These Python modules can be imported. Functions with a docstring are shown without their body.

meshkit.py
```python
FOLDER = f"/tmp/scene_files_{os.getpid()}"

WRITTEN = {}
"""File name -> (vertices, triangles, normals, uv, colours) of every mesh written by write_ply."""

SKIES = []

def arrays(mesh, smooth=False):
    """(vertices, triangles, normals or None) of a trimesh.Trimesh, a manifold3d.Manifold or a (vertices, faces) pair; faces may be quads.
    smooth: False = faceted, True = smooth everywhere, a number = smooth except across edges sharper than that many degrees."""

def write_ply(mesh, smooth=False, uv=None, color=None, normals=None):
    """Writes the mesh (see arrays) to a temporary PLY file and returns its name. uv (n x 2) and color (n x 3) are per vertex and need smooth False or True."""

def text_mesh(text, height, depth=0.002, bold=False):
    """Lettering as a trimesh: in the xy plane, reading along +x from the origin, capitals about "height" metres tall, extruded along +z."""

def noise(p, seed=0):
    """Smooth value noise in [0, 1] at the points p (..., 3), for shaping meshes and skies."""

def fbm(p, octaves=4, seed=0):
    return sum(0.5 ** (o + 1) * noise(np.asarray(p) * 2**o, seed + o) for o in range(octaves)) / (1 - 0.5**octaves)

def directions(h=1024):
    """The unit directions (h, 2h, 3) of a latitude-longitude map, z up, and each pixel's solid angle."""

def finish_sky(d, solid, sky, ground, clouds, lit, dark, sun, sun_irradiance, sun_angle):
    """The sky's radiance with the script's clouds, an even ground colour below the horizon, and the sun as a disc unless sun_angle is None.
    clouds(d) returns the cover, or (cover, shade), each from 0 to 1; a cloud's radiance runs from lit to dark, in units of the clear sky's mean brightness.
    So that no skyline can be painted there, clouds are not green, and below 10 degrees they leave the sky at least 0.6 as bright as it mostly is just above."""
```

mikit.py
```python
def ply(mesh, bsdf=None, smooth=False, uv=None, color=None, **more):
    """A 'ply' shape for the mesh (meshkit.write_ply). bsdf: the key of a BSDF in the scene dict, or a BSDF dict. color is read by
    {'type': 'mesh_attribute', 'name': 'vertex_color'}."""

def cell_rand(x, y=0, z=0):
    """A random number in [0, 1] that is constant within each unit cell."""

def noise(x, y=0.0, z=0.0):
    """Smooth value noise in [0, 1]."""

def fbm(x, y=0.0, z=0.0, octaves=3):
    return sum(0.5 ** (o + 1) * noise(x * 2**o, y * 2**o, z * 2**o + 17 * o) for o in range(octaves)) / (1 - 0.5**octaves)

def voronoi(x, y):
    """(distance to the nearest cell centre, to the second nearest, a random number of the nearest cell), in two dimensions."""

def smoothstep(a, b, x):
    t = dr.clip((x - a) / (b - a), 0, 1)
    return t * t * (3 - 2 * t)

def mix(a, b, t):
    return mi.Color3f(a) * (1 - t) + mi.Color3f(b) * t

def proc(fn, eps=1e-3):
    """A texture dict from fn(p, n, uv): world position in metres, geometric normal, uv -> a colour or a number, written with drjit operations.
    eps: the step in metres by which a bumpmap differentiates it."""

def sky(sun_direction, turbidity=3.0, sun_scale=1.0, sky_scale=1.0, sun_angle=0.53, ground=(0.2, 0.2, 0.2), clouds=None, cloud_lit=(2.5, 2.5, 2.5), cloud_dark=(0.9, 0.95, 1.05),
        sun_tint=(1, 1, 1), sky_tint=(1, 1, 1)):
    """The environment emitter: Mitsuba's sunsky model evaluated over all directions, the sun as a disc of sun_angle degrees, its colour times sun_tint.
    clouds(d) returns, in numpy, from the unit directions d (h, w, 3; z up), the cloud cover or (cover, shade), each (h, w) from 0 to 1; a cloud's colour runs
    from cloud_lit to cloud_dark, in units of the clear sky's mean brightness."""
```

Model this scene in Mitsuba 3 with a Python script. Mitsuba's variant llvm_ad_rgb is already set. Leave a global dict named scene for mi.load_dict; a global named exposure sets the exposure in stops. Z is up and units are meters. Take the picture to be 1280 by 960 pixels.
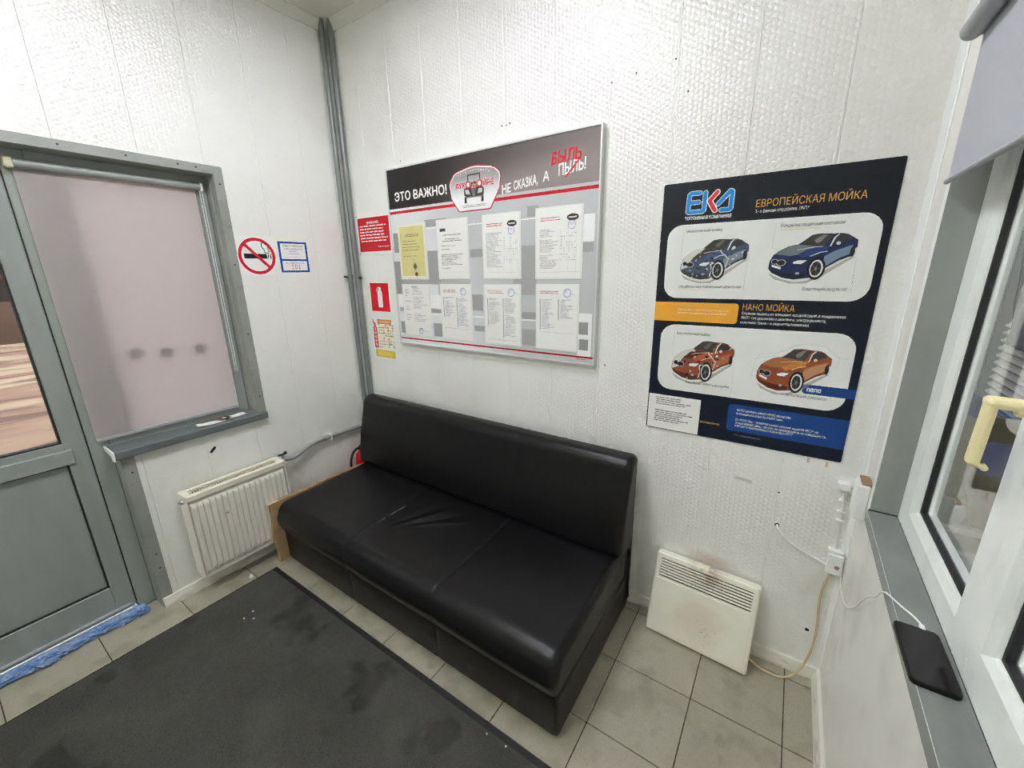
import math
import numpy as np
import trimesh
import drjit as dr
import mitsuba as mi
import manifold3d as m3
from shapely.geometry import Polygon, Point, box as sbox, LineString, MultiPolygon
from shapely import affinity
import mikit, meshkit
from mikit import proc, noise, fbm, smoothstep, mix, cell_rand

PI = math.pi
scene, labels = {'type': 'scene'}, {}
T = mi.ScalarTransform4f

# ------------------------------------------------------------------ camera, sky, lamps, exposure
F = 511.18
R = np.array([[0.82940076, 0.5584484, -0.01515817], [0.1373601, -0.23015575, -0.96341089], [-0.541504, 0.79697159, -0.26759988]])
C = np.array([2.41770697, -1.73588682, 1.61057517])
M = np.eye(4)
M[:3, 0], M[:3, 1], M[:3, 2], M[:3, 3] = -R[0], -R[1], R[2], C
scene['camera'] = {'type': 'perspective', 'fov_axis': 'x', 'fov': math.degrees(2 * math.atan(640 / F)), 'near_clip': 0.02, 'far_clip': 200.0, 'to_world': T(M)}
exposure = 2.27


def cloud(d):
    n = meshkit.fbm(d * 2.5 + 5, 4, 3)
    return np.ones_like(n), 0.35 + 0.5 * n


scene['sky'] = mikit.sky((-0.5, -0.3, 0.6), turbidity=4.0, sun_scale=0.0, sky_scale=1.0, ground=(0.25, 0.22, 0.2), clouds=cloud,
                         cloud_lit=(2.4, 2.35, 2.3), cloud_dark=(1.3, 1.32, 1.4))
scene['sky']['scale'] = 1.7
LAMP = 9.0


# ------------------------------------------------------------------ helpers
def srgb(*c):
    if len(c) == 1 and isinstance(c[0], (tuple, list)):
        c = c[0]
    if len(c) == 1:
        c = c * 3
    return [((x / 255 + 0.055) / 1.055) ** 2.4 if x > 10 else x / 255 / 12.92 for x in c]


def rgb(c):
    return {'type': 'rgb', 'value': [float(x) for x in c]}


def mat(name, color, rough=0.5, spec=0.5, metal=0.0, bump=None, bscale=1.0, rproc=None, **more):
    base = color if isinstance(color, dict) else proc(color) if callable(color) else rgb(color)
    b = {'type': 'principled', 'base_color': base, 'roughness': proc(rproc) if rproc else rough, 'specular': spec, 'metallic': metal, **more}
    if bump:
        b = {'type': 'bumpmap', 'tex': proc(bump, eps=0.0006), 'scale': bscale, 'nested': b}
    scene[name] = b if bump else {'type': 'twosided', 'b': b}
    return name


def numbered(k):
    if k not in used:
        used.add(k)
        return k
    i = 1
    while f'{k}_{i:03d}' in used:
        i += 1
    k = f'{k}_{i:03d}'
    used.add(k)
    return k


used = set()


def add(key, mesh, m, parent=None, smooth=30, label=None, **kw):
    k = numbered(f'{parent}__{key}' if parent else key)
    if isinstance(mesh, dict):
        scene[k] = dict(mesh)
    else:
        scene[k] = mikit.ply(mesh, m, smooth=smooth, **kw)
    if label:
        labels[k] = {'label': label}
    return k


def thing(key, label, cat, group=None, kind=None):
    k = numbered(key)
    labels[k] = {'label': label, 'category': cat}
    if group:
        labels[k]['group'] = group
    if kind:
        labels[k]['kind'] = kind
    return k


def struct(key, label, cat):
    return thing(key, label, cat, kind='structure')


def cat(*ms):
    return trimesh.util.concatenate([m for m in ms])


def box(x0, x1, y0, y1, z0, z1, c=0.0):
    x0, x1, y0, y1, z0, z1 = min(x0, x1), max(x0, x1), min(y0, y1), max(y0, y1), min(z0, z1), max(z0, z1)
    if c <= 0:
        b = trimesh.creation.box((x1 - x0, y1 - y0, z1 - z0))
        b.apply_translation(((x0 + x1) / 2, (y0 + y1) / 2, (z0 + z1) / 2))
        return b
    h = np.array([x1 - x0, y1 - y0, z1 - z0]) / 2
    c = min(c, h.min() * 0.49)
    pts = []
    for s in np.ndindex(2, 2, 2):
        s = np.array(s) * 2 - 1
        for k in range(3):
            p = h - c
            p[k] = h[k]
            pts.append(s * p)
    b = trimesh.convex.convex_hull(np.array(pts))
    b.apply_translation(((x0 + x1) / 2, (y0 + y1) / 2, (z0 + z1) / 2))
    return b


def rbox(x0, x1, y0, y1, z0, z1, r, n=16):
    """box with rounded edges"""
    ms = []
    s = m3.Manifold.sphere(r, n)
    for x in (x0 + r, x1 - r):
        for y in (y0 + r, y1 - r):
            for z in (z0 + r, z1 - r):
                ms.append(s.translate((x, y, z)))
    return m3.Manifold.batch_hull(ms)


def tube(pts, r, n=10, spl=True, cap=True):
    pts = np.array(pts, float)
    if spl and len(pts) > 2:
        from scipy.interpolate import CubicSpline
        t = np.r_[0, np.cumsum(np.linalg.norm(np.diff(pts, axis=0), axis=1))]
        tt = np.linspace(0, t[-1], max(12, 8 * len(pts)))
        pts = CubicSpline(t, pts)(tt)
    d = np.gradient(pts, axis=0)
    d /= np.linalg.norm(d, axis=1)[:, None]
    up = np.array([0.31, 0.2, 0.93])
    if abs(d[0] @ up) > 0.9:
        up = np.array([0.9, 0.3, 0.1])
    vs = []
    u = up - d[0] * (up @ d[0])
    for p, dd in zip(pts, d):
        u = u - dd * (u @ dd)
        u /= np.linalg.norm(u)
        w = np.cross(dd, u)
        a = np.arange(n) * 2 * PI / n
        rr = r
        vs.append(p + rr * (np.cos(a)[:, None] * u + np.sin(a)[:, None] * w))
    v = np.vstack(vs + [pts[:1], pts[-1:]])
    k = len(pts)
    f = []
    for i in range(k - 1):
        for j in range(n):
            a, b = i * n + j, i * n + (j + 1) % n
            f += [[a, b, b + n], [a, b + n, a + n]]
    for j in range(n):
        f += [[k * n, (j + 1) % n, j], [k * n + 1, (k - 1) * n + j, (k - 1) * n + (j + 1) % n]]
    return trimesh.Trimesh(v, f, process=False)


def cyl(p, q, r, n=20):
    return tube([p, q], r, n, spl=False)


def lathe(prof, at, n=28):
    m = trimesh.creation.revolve(np.array(prof, float), sections=n)
    m.apply_translation(at)
    return m


def fillet(pts, radii, n=8):
    """closed polygon with rounded corners -> dense points"""
    out = []
    pts = np.array(pts, float)
    k = len(pts)
    for i in range(k):
        p, a, b = pts[i], pts[i - 1], pts[(i + 1) % k]
        r = radii[i] if not np.isscalar(radii) else radii
        u, v = (a - p) / np.linalg.norm(a - p), (b - p) / np.linalg.norm(b - p)
        ang = math.acos(np.clip(u @ v, -1, 1))
        if r <= 0 or ang > PI - 0.02:
            out.append(p)
            continue
        d = min(r / math.tan(ang / 2), 0.49 * np.linalg.norm(a - p), 0.49 * np.linalg.norm(b - p))
        r = d * math.tan(ang / 2)
        c = p + (u + v) / np.linalg.norm(u + v) * (r / math.sin(ang / 2))
        s, e = p + u * d - c, p + v * d - c
        a0 = math.atan2(s[1], s[0])
        da = (math.atan2(e[1], e[0]) - a0 + PI) % (2 * PI) - PI
        for t in np.linspace(0, 1, n):
            out.append(c + r * np.array([math.cos(a0 + da * t), math.sin(a0 + da * t)]))
    return np.array(out)


def resample(p, step):
    p = np.vstack([p, p[:1]])
    L = np.r_[0, np.cumsum(np.linalg.norm(np.diff(p, axis=0), axis=1))]
    t = np.linspace(0, L[-1], int(L[-1] / step) + 1)[:-1]
    return np.stack([np.interp(t, L, p[:, k]) for k in range(2)], 1)


def cushion(prof, radii, x0, x1, rend, disp, step=0.011, xs=0.011):
    """a profile in (y, z) swept along x, its ends rounded, then pushed along its normals by disp(points)"""
    p = resample(fillet(prof, radii), step)
    if Polygon(p).exterior.is_ccw:
        p = p[::-1]
    nxt, prv = np.roll(p, -1, 0), np.roll(p, 1, 0)
    t = nxt - prv
    nor = np.stack([-t[:, 1], t[:, 0]], 1)
    nor /= np.linalg.norm(nor, axis=1)[:, None]
    for _ in range(3):
        nor = (np.roll(nor, 1, 0) + nor + np.roll(nor, -1, 0)) / 3
    a = np.linspace(0, PI / 2, 7)
    st = [(x0 + rend * (1 - math.sin(b)), rend * (1 - math.cos(b))) for b in a[::-1]]
    st += [(x, 0.0) for x in np.linspace(x0 + rend, x1 - rend, int((x1 - x0 - 2 * rend) / xs))[1:-1]]
    st += [(x1 - rend * (1 - math.sin(b)), rend * (1 - math.cos(b))) for b in a]
    n = len(p)
    V = []
    for x, e in st:
        q = p - nor * e
        V.append(np.c_[np.full(n, x), q])
    V = np.vstack(V)
    N = np.tile(np.c_[np.zeros(n), nor], (len(st), 1))
    V = V + N * disp(V)[:, None]
    k = len(st)
    f = []
    for i in range(k - 1):
        j = np.arange(n)
        a_, b_ = i * n + j, i * n + (j + 1) % n
        f.append(np.stack([a_, b_, b_ + n], 1))
        f.append(np.stack([a_, b_ + n, a_ + n], 1))
    c0, c1 = V[:n].mean(0), V[-n:].mean(0)
    V = np.vstack([V, [c0], [c1]])
    j = np.arange(n)
    f.append(np.stack([np.full(n, k * n), (j + 1) % n, j], 1))
    f.append(np.stack([np.full(n, k * n + 1), (k - 1) * n + j, (k - 1) * n + (j + 1) % n], 1))
    m = trimesh.Trimesh(V, np.vstack(f), process=False)
    if m.volume < 0:
        m.invert()
    return m


class Flat:
    """flat printing on a wall-parallel sheet: polygons and letters of plain colours in thin layers"""

    def __init__(self, plane, base):
        self.plane, self.base, self.items = plane, base, []

    def put(self, m, color, layer):
        m = m.copy()
        v = np.array(m.vertices)
        h = self.base + layer * 0.00035 + v[:, 2]
        w = np.stack([v[:, 0], -h, v[:, 1]], 1) if self.plane == 'back' else np.stack([h, v[:, 0], v[:, 1]], 1)
        self.items.append((trimesh.Trimesh(w, m.faces, process=False), np.array(srgb(color) if not np.isscalar(color) else srgb(color, color, color))))
        return self

    def poly(self, pts, color, layer=0):
        g = pts if hasattr(pts, 'geom_type') else Polygon(pts)
        if not g.is_valid:
            g = g.buffer(0)
        for q in getattr(g, 'geoms', [g]):
            if q.geom_type == 'Polygon' and q.area > 1e-8:
                self.put(trimesh.creation.extrude_polygon(q, 0.0003, engine='earcut'), color, layer)
        return self

    def rect(self, x0, z0, x1, z1, color, layer=0, r=0.0):
        g = sbox(min(x0, x1), min(z0, z1), max(x0, x1), max(z0, z1))
        return self.poly(g.buffer(-r).buffer(r, 6) if r else g, color, layer)

    def line(self, pts, w, color, layer=0):
        return self.poly(LineString(pts).buffer(w / 2, 4), color, layer)

    def ell(self, c, rx, rz, color, layer=0, hole=0.0, n=24):
        g = affinity.scale(Point(0, 0).buffer(1, n // 4), rx, rz)
        if hole:
            g = g.difference(affinity.scale(g, hole, hole))
        return self.poly(affinity.translate(g, *c), color, layer)

    def text(self, s, x0, z, x1, h, color, layer=0, bold=False, shear=0.0, rot=0.0):
        m = meshkit.text_mesh(s, h, 0.0003, bold)
        v = np.array(m.vertices)
        w = v[:, 0].max() - v[:, 0].min()
        v[:, 0] = (v[:, 0] - v[:, 0].min()) * ((x1 - x0) / w if x1 is not None else 1) + v[:, 1] * shear
        if rot:
            c, s_ = math.cos(rot), math.sin(rot)
            v[:, 0], v[:, 1] = v[:, 0] * c - v[:, 1] * s_, v[:, 0] * s_ + v[:, 1] * c
        v[:, 0] += x0
        v[:, 1] += z
        return self.put(trimesh.Trimesh(v, m.faces, process=False), color, layer)

    def scribble(self, x0, z0, x1, z1, pitch, color, layer, seed, th=0.35, gap=0.15, align='l', minw=0.4):
        """rows of small print too fine to read"""
        rs = np.random.RandomState(seed)
        z = z1
        while z - pitch >= z0 - 1e-6:
            if rs.rand() > gap:
                w = (x1 - x0) * (minw + (1 - minw) * rs.rand())
                a = x0 if align == 'l' else (x0 + x1 - w) / 2
                x = a
                while x < a + w:
                    l = min(pitch * (1.0 + 3 * rs.rand()), a + w - x)
                    self.rect(x, z - pitch * th, x + l, z, color, layer)
                    x += l + pitch * 0.35
            z -= pitch
        return self

    def done(self, key, parent, label=None, rough_bsdf='ink', each=False, stuff=False):
        if each:
            for it in [[x] for x in self.items]:
                self.items = it
                self.done(key, parent, label, rough_bsdf)
            self.items = []
            return
        m = trimesh.util.concatenate([a for a, _ in self.items])
        col = np.vstack([np.tile(c, (len(a.vertices), 1)) for a, c in self.items])
        self.items = []
        k = add(key, m, rough_bsdf, parent, smooth=False, color=col, label=label)
        if stuff:
            labels.setdefault(k, {})['kind'] = 'stuff'
        return k


# ------------------------------------------------------------------ materials
def unmerged(m):
    return trimesh.Trimesh(np.array(m.triangles).reshape(-1, 3), np.arange(3 * len(m.faces)).reshape(-1, 3), process=False)


def emboss(a, b, z0, z1, h, s=0.0190):
    """six-sided pillows covering a strip of panel, as (u, height, v)"""
    k, n = np.arange(int(a / (s * 0.8660254)) - 1, int(b / (s * 0.8660254)) + 2), np.arange(int(z0 / s) - 1, int(z1 / s) + 2)
    K, N = np.meshgrid(k, n, indexing='ij')
    cx, cz = (K * s * 0.8660254).ravel(), (N * s + (K % 2) * s / 2).ravel()
    ok = (cx > a) & (cx < b) & (cz > z0) & (cz < z1)
    cx, cz = cx[ok], cz[ok]
    ang = np.arange(6) * PI / 3
    r = s / math.sqrt(3)
    ring = np.stack([np.cos(ang), np.sin(ang)], 1)
    one = np.vstack([ring * r, ring * r * 0.66, [[0, 0]]])
    hh_ = np.r_[np.full(6, 0.00004), np.full(6, h), h * 1.12]
    U = np.clip(cx[:, None] + one[:, 0], a + 0.005, b - 0.005)
    V = np.clip(cz[:, None] + one[:, 1], z0 + 0.002, z1 - 0.002)
    f = []
    for q in range(6):
        w = (q + 1) % 6
        f += [[q, w, 6 + w], [q, 6 + w, 6 + q], [6 + q, 6 + w, 12]]
    f = (np.array(f)[None] + 13 * np.arange(len(cx))[:, None, None]).reshape(-1, 3)
    v = np.stack([U, np.tile(hh_, (len(cx), 1)), V], -1).reshape(-1, 3)
    return v, f


def wall_color(p, n, uv):
    c = mix((0.80, 0.805, 0.775), (0.74, 0.74, 0.70), smoothstep(0.45, 0.75, fbm(p.x * 2.2 + p.y * 1.7, p.z * 1.6, 1.0, 3)))
    # grime low down, and rubbed marks
    g = smoothstep(0.55, 0.8, fbm(p.x * 9 + p.y * 9, p.z * 5, 3.0, 3)) * smoothstep(1.0, 0.2, p.z)
    c = mix(c, (0.52, 0.49, 0.42), g * 0.35)
    burn = smoothstep(0.10, 0.0, dr.abs(p.x - 2.27) / 1.6) * smoothstep(0.05, 0.0, dr.abs(p.z - 0.375)) * smoothstep(0.02, 0.0, dr.abs(p.y))
    c = mix(c, (0.42, 0.27, 0.18), burn * 0.55)
    smear = smoothstep(0.012, 0.0, dr.abs(p.z - 0.79 + 0.06 * (p.x - 2.35) + 0.01 * noise(p.x * 20))) * smoothstep(0.55, 0.75, noise(p.x * 14, 3.0)) * smoothstep(2.1, 2.2, p.x) * smoothstep(0.02, 0.0, dr.abs(p.y))
    return mix(c, (0.35, 0.33, 0.30), smear * 0.6)


mat('wall_panel', wall_color, 0.30, 0.55)
mat('wall_smooth', lambda p, n, uv: mix((0.70, 0.69, 0.655), (0.52, 0.50, 0.46), smoothstep(0.5, 0.8, fbm(p.y * 6, p.z * 5, p.x * 5, 4)) * 0.6), 0.35, 0.5)
mat('wall_core', srgb(150, 150, 142), 0.8)
mat('ceiling_white', (0.62, 0.62, 0.55), 0.5)
mat('cornice_white', (0.66, 0.66, 0.60), 0.4)
mat('skirting', lambda p, n, uv: mix((0.70, 0.69, 0.62), (0.36, 0.33, 0.28), smoothstep(0.5, 0.75, fbm(p.x * 12 + p.y * 9, p.z * 30, 2.0, 3)) * 0.6), 0.35)
mat('grey_metal', lambda p, n, uv: mix(mix(srgb(136, 139, 135), srgb(156, 158, 154), fbm(p.x * 7, p.y * 7, p.z * 7, 3)), srgb(104, 104, 100), smoothstep(0.6, 0.8, fbm(p.x * 22, p.y * 22, p.z * 22, 3)) * 0.25), 0.38, 0.5, 0.1)
mat('grey_powder', lambda p, n, uv: mix(srgb(134, 139, 137), srgb(146, 151, 149), fbm(p.y * 20, p.z * 4, 0.0, 3)), 0.42, 0.5)
mat('grey_powder_light', lambda p, n, uv: mix(srgb(136, 142, 138), srgb(148, 153, 149), fbm(p.y * 20, p.z * 4, 4.0, 3)), 0.42, 0.5)
mat('sill_dark', lambda p, n, uv: mix(srgb(84, 90, 92), srgb(100, 106, 107), fbm(p.x * 40, p.y * 12, p.z * 9, 3)), 0.45)
mat('sill_grey', lambda p, n, uv: mix(srgb(112, 116, 115), srgb(134, 138, 136), fbm(p.x * 20, p.y * 9, p.z * 9, 4)), 0.35)
mat('jamb_grey', lambda p, n, uv: mix(srgb(134, 138, 134), srgb(150, 154, 150), fbm(p.x * 20, p.y * 9, p.z * 3, 3)), 0.4)
mat('rubber', srgb(22, 22, 24), 0.6)
mat('white_plastic', srgb(232, 234, 232), 0.3)
mat('white_pvc', lambda p, n, uv: mix(srgb(234, 238, 235), srgb(214, 218, 216), smoothstep(0.5, 0.8, fbm(p.y * 14, p.z * 9, p.x * 14, 4)) * 0.5), 0.28)
mat('cream_plastic', srgb(190, 188, 158), 0.4)
mat('handle_yellow', srgb(232, 221, 172), 0.32)
mat('pipe_grey', lambda p, n, uv: mix(srgb(112, 117, 116), srgb(136, 140, 138), fbm(p.x * 60, p.y * 60, p.z * 3, 2)), 0.35, 0.5, 0.3)
mat('pipe_pale', srgb(148, 150, 147), 0.4)
mat('black_plastic', srgb(18, 18, 19), 0.4)
mat('screw_dark', srgb(48, 48, 46), 0.4, 0.5, 0.5)
mat('chrome', srgb(190, 190, 190), 0.2, 0.5, 0.9)
mat('radiator_cream', lambda p, n, uv: mix((0.76, 0.72, 0.60), (0.72, 0.71, 0.64), smoothstep(0.5, 0.3, p.z)), 0.28)
mat('radiator_white', lambda p, n, uv: mix((0.74, 0.72, 0.65), (0.40, 0.24, 0.12), smoothstep(0.010, 0.004, dr.sqrt(dr.square(p.y + 1.02) + dr.square(p.z - 0.42))) * 0.8), 0.28)
mat('slot_shade', srgb(16, 15, 14), 0.8, 0.1)  # near-black colour that carries the shade inside slots


def heater_color(p, n, uv):
    c = mix((0.84, 0.83, 0.73), (0.80, 0.78, 0.66), fbm(p.x * 8, p.z * 8, 2.0, 3))
    s = smoothstep(0.12, 0.0, dr.sqrt(dr.square((p.x - 2.27) / 1.0) + dr.square((p.z - 0.15) / 0.9)) - 0.05 * fbm(p.x * 30, p.z * 30))
    c = mix(c, (0.55, 0.40, 0.24), s * 0.35)
    b = smoothstep(0.09, 0.0, dr.abs(p.x - 2.27)) * smoothstep(0.25, 0.36, p.z) * smoothstep(0.35, 0.6, fbm(p.x * 24, p.z * 50, 1.0, 3))
    c = mix(c, (0.24, 0.13, 0.07), b * 0.75)
    sp = smoothstep(0.86, 0.90, noise(p.x * 230, p.z * 230)) * smoothstep(0.08, 0.02, dr.sqrt(dr.square(p.x - 2.30) + dr.square(p.z - 0.10)))
    return mix(c, (0.2, 0.15, 0.1), sp * 0.7)


mat('heater_cream', heater_color, 0.35)


def leather_color(p, n, uv):
    c = mix((0.0022, 0.0022, 0.0028), (0.0036, 0.0036, 0.0044), fbm(p.x * 6, p.y * 6, p.z * 6, 3))
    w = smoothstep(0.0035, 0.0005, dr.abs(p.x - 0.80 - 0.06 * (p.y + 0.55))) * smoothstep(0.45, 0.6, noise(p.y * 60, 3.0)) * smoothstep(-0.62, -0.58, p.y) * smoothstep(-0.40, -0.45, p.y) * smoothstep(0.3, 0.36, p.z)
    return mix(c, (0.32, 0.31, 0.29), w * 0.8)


mat('leather', leather_color, 0.34, 0.28, bump=lambda p, n, uv: fbm(p.x * 420, p.y * 420, p.z * 420, 2) * 0.00022)
mat('leather_seam', (0.006, 0.006, 0.007), 0.6)


def tile_color(p, n, uv):
    c = mix(srgb(156, 151, 135), srgb(168, 163, 148), fbm(p.x * 5, p.y * 5, 1.0, 3))
    c = mix(c, srgb(136, 130, 114), smoothstep(0.55, 0.8, noise(p.x * 400, p.y * 400)) * 0.35)
    return mix(c, srgb(120, 114, 98), smoothstep(0.5, 0.8, fbm(p.x * 14, p.y * 14, 5.0, 4)) * 0.4)


for i in range(3):
    s = (1.0, 0.94, 1.05)[i]
    mat(f'tile_{i}', (lambda s: lambda p, n, uv: tile_color(p, n, uv) * s)(s), 0.42, 0.5)
mat('grout', srgb(72, 67, 58), 0.9)


def mat_color(p, n, uv):
    c = mix((0.042, 0.042, 0.037), (0.068, 0.066, 0.060), fbm(p.x * 7, p.y * 7, 0.0, 4))
    c = c * (0.6 + 0.8 * noise(p.x * 500, p.y * 500))
    c = mix(c, (0.016, 0.016, 0.015), smoothstep(0.58, 0.7, fbm(p.x * 5 + 9, p.y * 5, 2.0, 4)) * 0.6)
    return mix(c, (0.10, 0.098, 0.09), smoothstep(0.5, 0.75, fbm(p.x * 3, p.y * 3 + 4, 7.0, 3)) * 0.22)


mat('mat_pile', mat_color, 1.0, 0.1, bump=lambda p, n, uv: noise(p.x * 380, p.y * 380) * 0.002)
mat('rag_blue', lambda p, n, uv: mix(srgb(104, 134, 184), srgb(150, 172, 206), smoothstep(0.3, 0.7, fbm(p.x * 60, p.y * 30, p.z * 60, 3))), 0.9, 0.2)
mat('cardboard_brown', lambda p, n, uv: mix(srgb(172, 146, 112), srgb(150, 122, 88), fbm(p.x * 30, p.y * 12, p.z * 25, 3)), 0.85, 0.2)
mat('packing_tape', srgb(196, 182, 160), 0.2, 0.6)
mat('red_paint', srgb(190, 22, 26), 0.25)
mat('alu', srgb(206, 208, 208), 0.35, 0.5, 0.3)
mat('paper', srgb(232, 232, 228), 0.7, 0.3)
mat('paper_yellow', lambda p, n, uv: mix(srgb(208, 198, 132), srgb(218, 210, 152), fbm(p.x * 20, p.z * 20, 1.0, 3)), 0.6)
mat('sleeve', srgb(222, 224, 222), 0.18, 0.5)
mat('print_white', srgb(232, 233, 230), 0.35)
mat('ink', {'type': 'mesh_attribute', 'name': 'vertex_color'}, 0.45, 0.25)
mat('board_print', lambda p, n, uv: mix(srgb(188, 190, 191), srgb(222, 225, 226), smoothstep(0.8, 0.3, p.x - 0.4 + 0.5 * (p.z - 1.6))), 0.3)
mat('header_print', lambda p, n, uv: mix(srgb(34, 30, 30), srgb(142, 132, 130), smoothstep(0.0, 1.0, (p.x - 0.43) / 1.27 * 0.78 + smoothstep(2.13, 1.95, p.z) * smoothstep(0.7, 1.4, p.x) * 0.55 - 0.12)), 0.42, 0.2)
mat('shield_print', lambda p, n, uv: mix(srgb(238, 238, 238), srgb(150, 146, 145), smoothstep(1.94, 2.07, p.z)), 0.3)
mat('poster_navy', lambda p, n, uv: mix(srgb(22, 26, 33), srgb(15, 22, 38), smoothstep(1.7, 1.1, p.z)), 0.45, 0.22)
mat('phone_black', srgb(7, 7, 8), 0.12, 0.35)
mat('phone_case', srgb(10, 10, 11), 0.5, 0.3)
mat('cable_white', srgb(226, 226, 222), 0.4)
mat('cable_beige', srgb(196, 178, 146), 0.45)
mat('brown_foam', srgb(150, 122, 96), 0.8)
scene['blind_white'] = {'type': 'principledthin', 'base_color': rgb(srgb(229, 223, 223)), 'roughness': 0.8, 'diff_trans': 1.4, 'spec_trans': 0.0}
scene['blind_grey'] = {'type': 'principledthin', 'base_color': rgb(srgb(200, 202, 208)), 'roughness': 0.8, 'diff_trans': 0.6, 'spec_trans': 0.0}
mat('blind_tube', srgb(150, 152, 156), 0.45)
scene['glass'] = {'type': 'thindielectric', 'int_ior': 1.5}

# ------------------------------------------------------------------ the room
W, H, YF = 2.71, 2.975, -3.4
fl = struct('floor', 'beige grey square ceramic floor tiles with dark joints', 'floor')
add('grout', box(-0.35, W + 0.1, YF, 0.1, -0.06, -0.004), 'grout', fl)
ox, oy, tp, g = 0.1998, 0.0663, 0.3, 0.0035
rs = np.random.RandomState(4)
for i in range(-1, 9):
    for j in range(-1, 11):
        x0, x1 = ox + i * tp + g / 2, ox + (i + 1) * tp - g / 2
        y1, y0 = -(oy + j * tp) - g / 2, -(oy + (j + 1) * tp) + g / 2
        x0, x1, y0, y1 = max(x0, -0.30 if y0 < -1.33 else 0.0), min(x1, W), max(y0, YF), min(y1, 0.0)
        if x1 - x0 > 0.01 and y1 - y0 > 0.01:
            dz = rs.uniform(-0.0004, 0.0004)
            add('tile', box(x0, x1, y0, y1, -0.010, dz, 0.0012), f'tile_{rs.randint(3)}', fl, smooth=False)

# back wall: 25 cm embossed panels
wb = struct('wall_back', 'white embossed plastic panel wall behind the black sofa', 'wall')
add('core', box(-0.2, W + 0.125, 0.012, 0.15, -0.05, H + 0.1), 'wall_core', wb)
edges = [0.0] + [0.22 + 0.25 * k for k in range(10)] + [W]
for a, b in zip(edges[:-1], edges[1:]):
    pv, pf = emboss(a, b, 0.05, H, 0.0010)
    add('panel', cat(unmerged(box(a + 0.0003, b - 0.0003, 0.0, 0.013, 0, H, 0.0013)), trimesh.Trimesh(np.stack([pv[:, 0], -pv[:, 1], pv[:, 2]], 1), pf, process=False)), 'wall_panel', wb, smooth=True)
for x, z in [(1.96, 2.32), (2.01, 2.21), (1.82, 2.31), (1.725, 2.30), (1.25, 2.25), (1.23, 2.245), (1.205, 2.248), (0.52, 2.20), (2.475, 0.77), (1.75, 1.19)]:
    add('screw', cyl((x, -0.0012, z), (x, 0.004, z), 0.0035, 8), 'screw_dark', wb, smooth=False)
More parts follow.
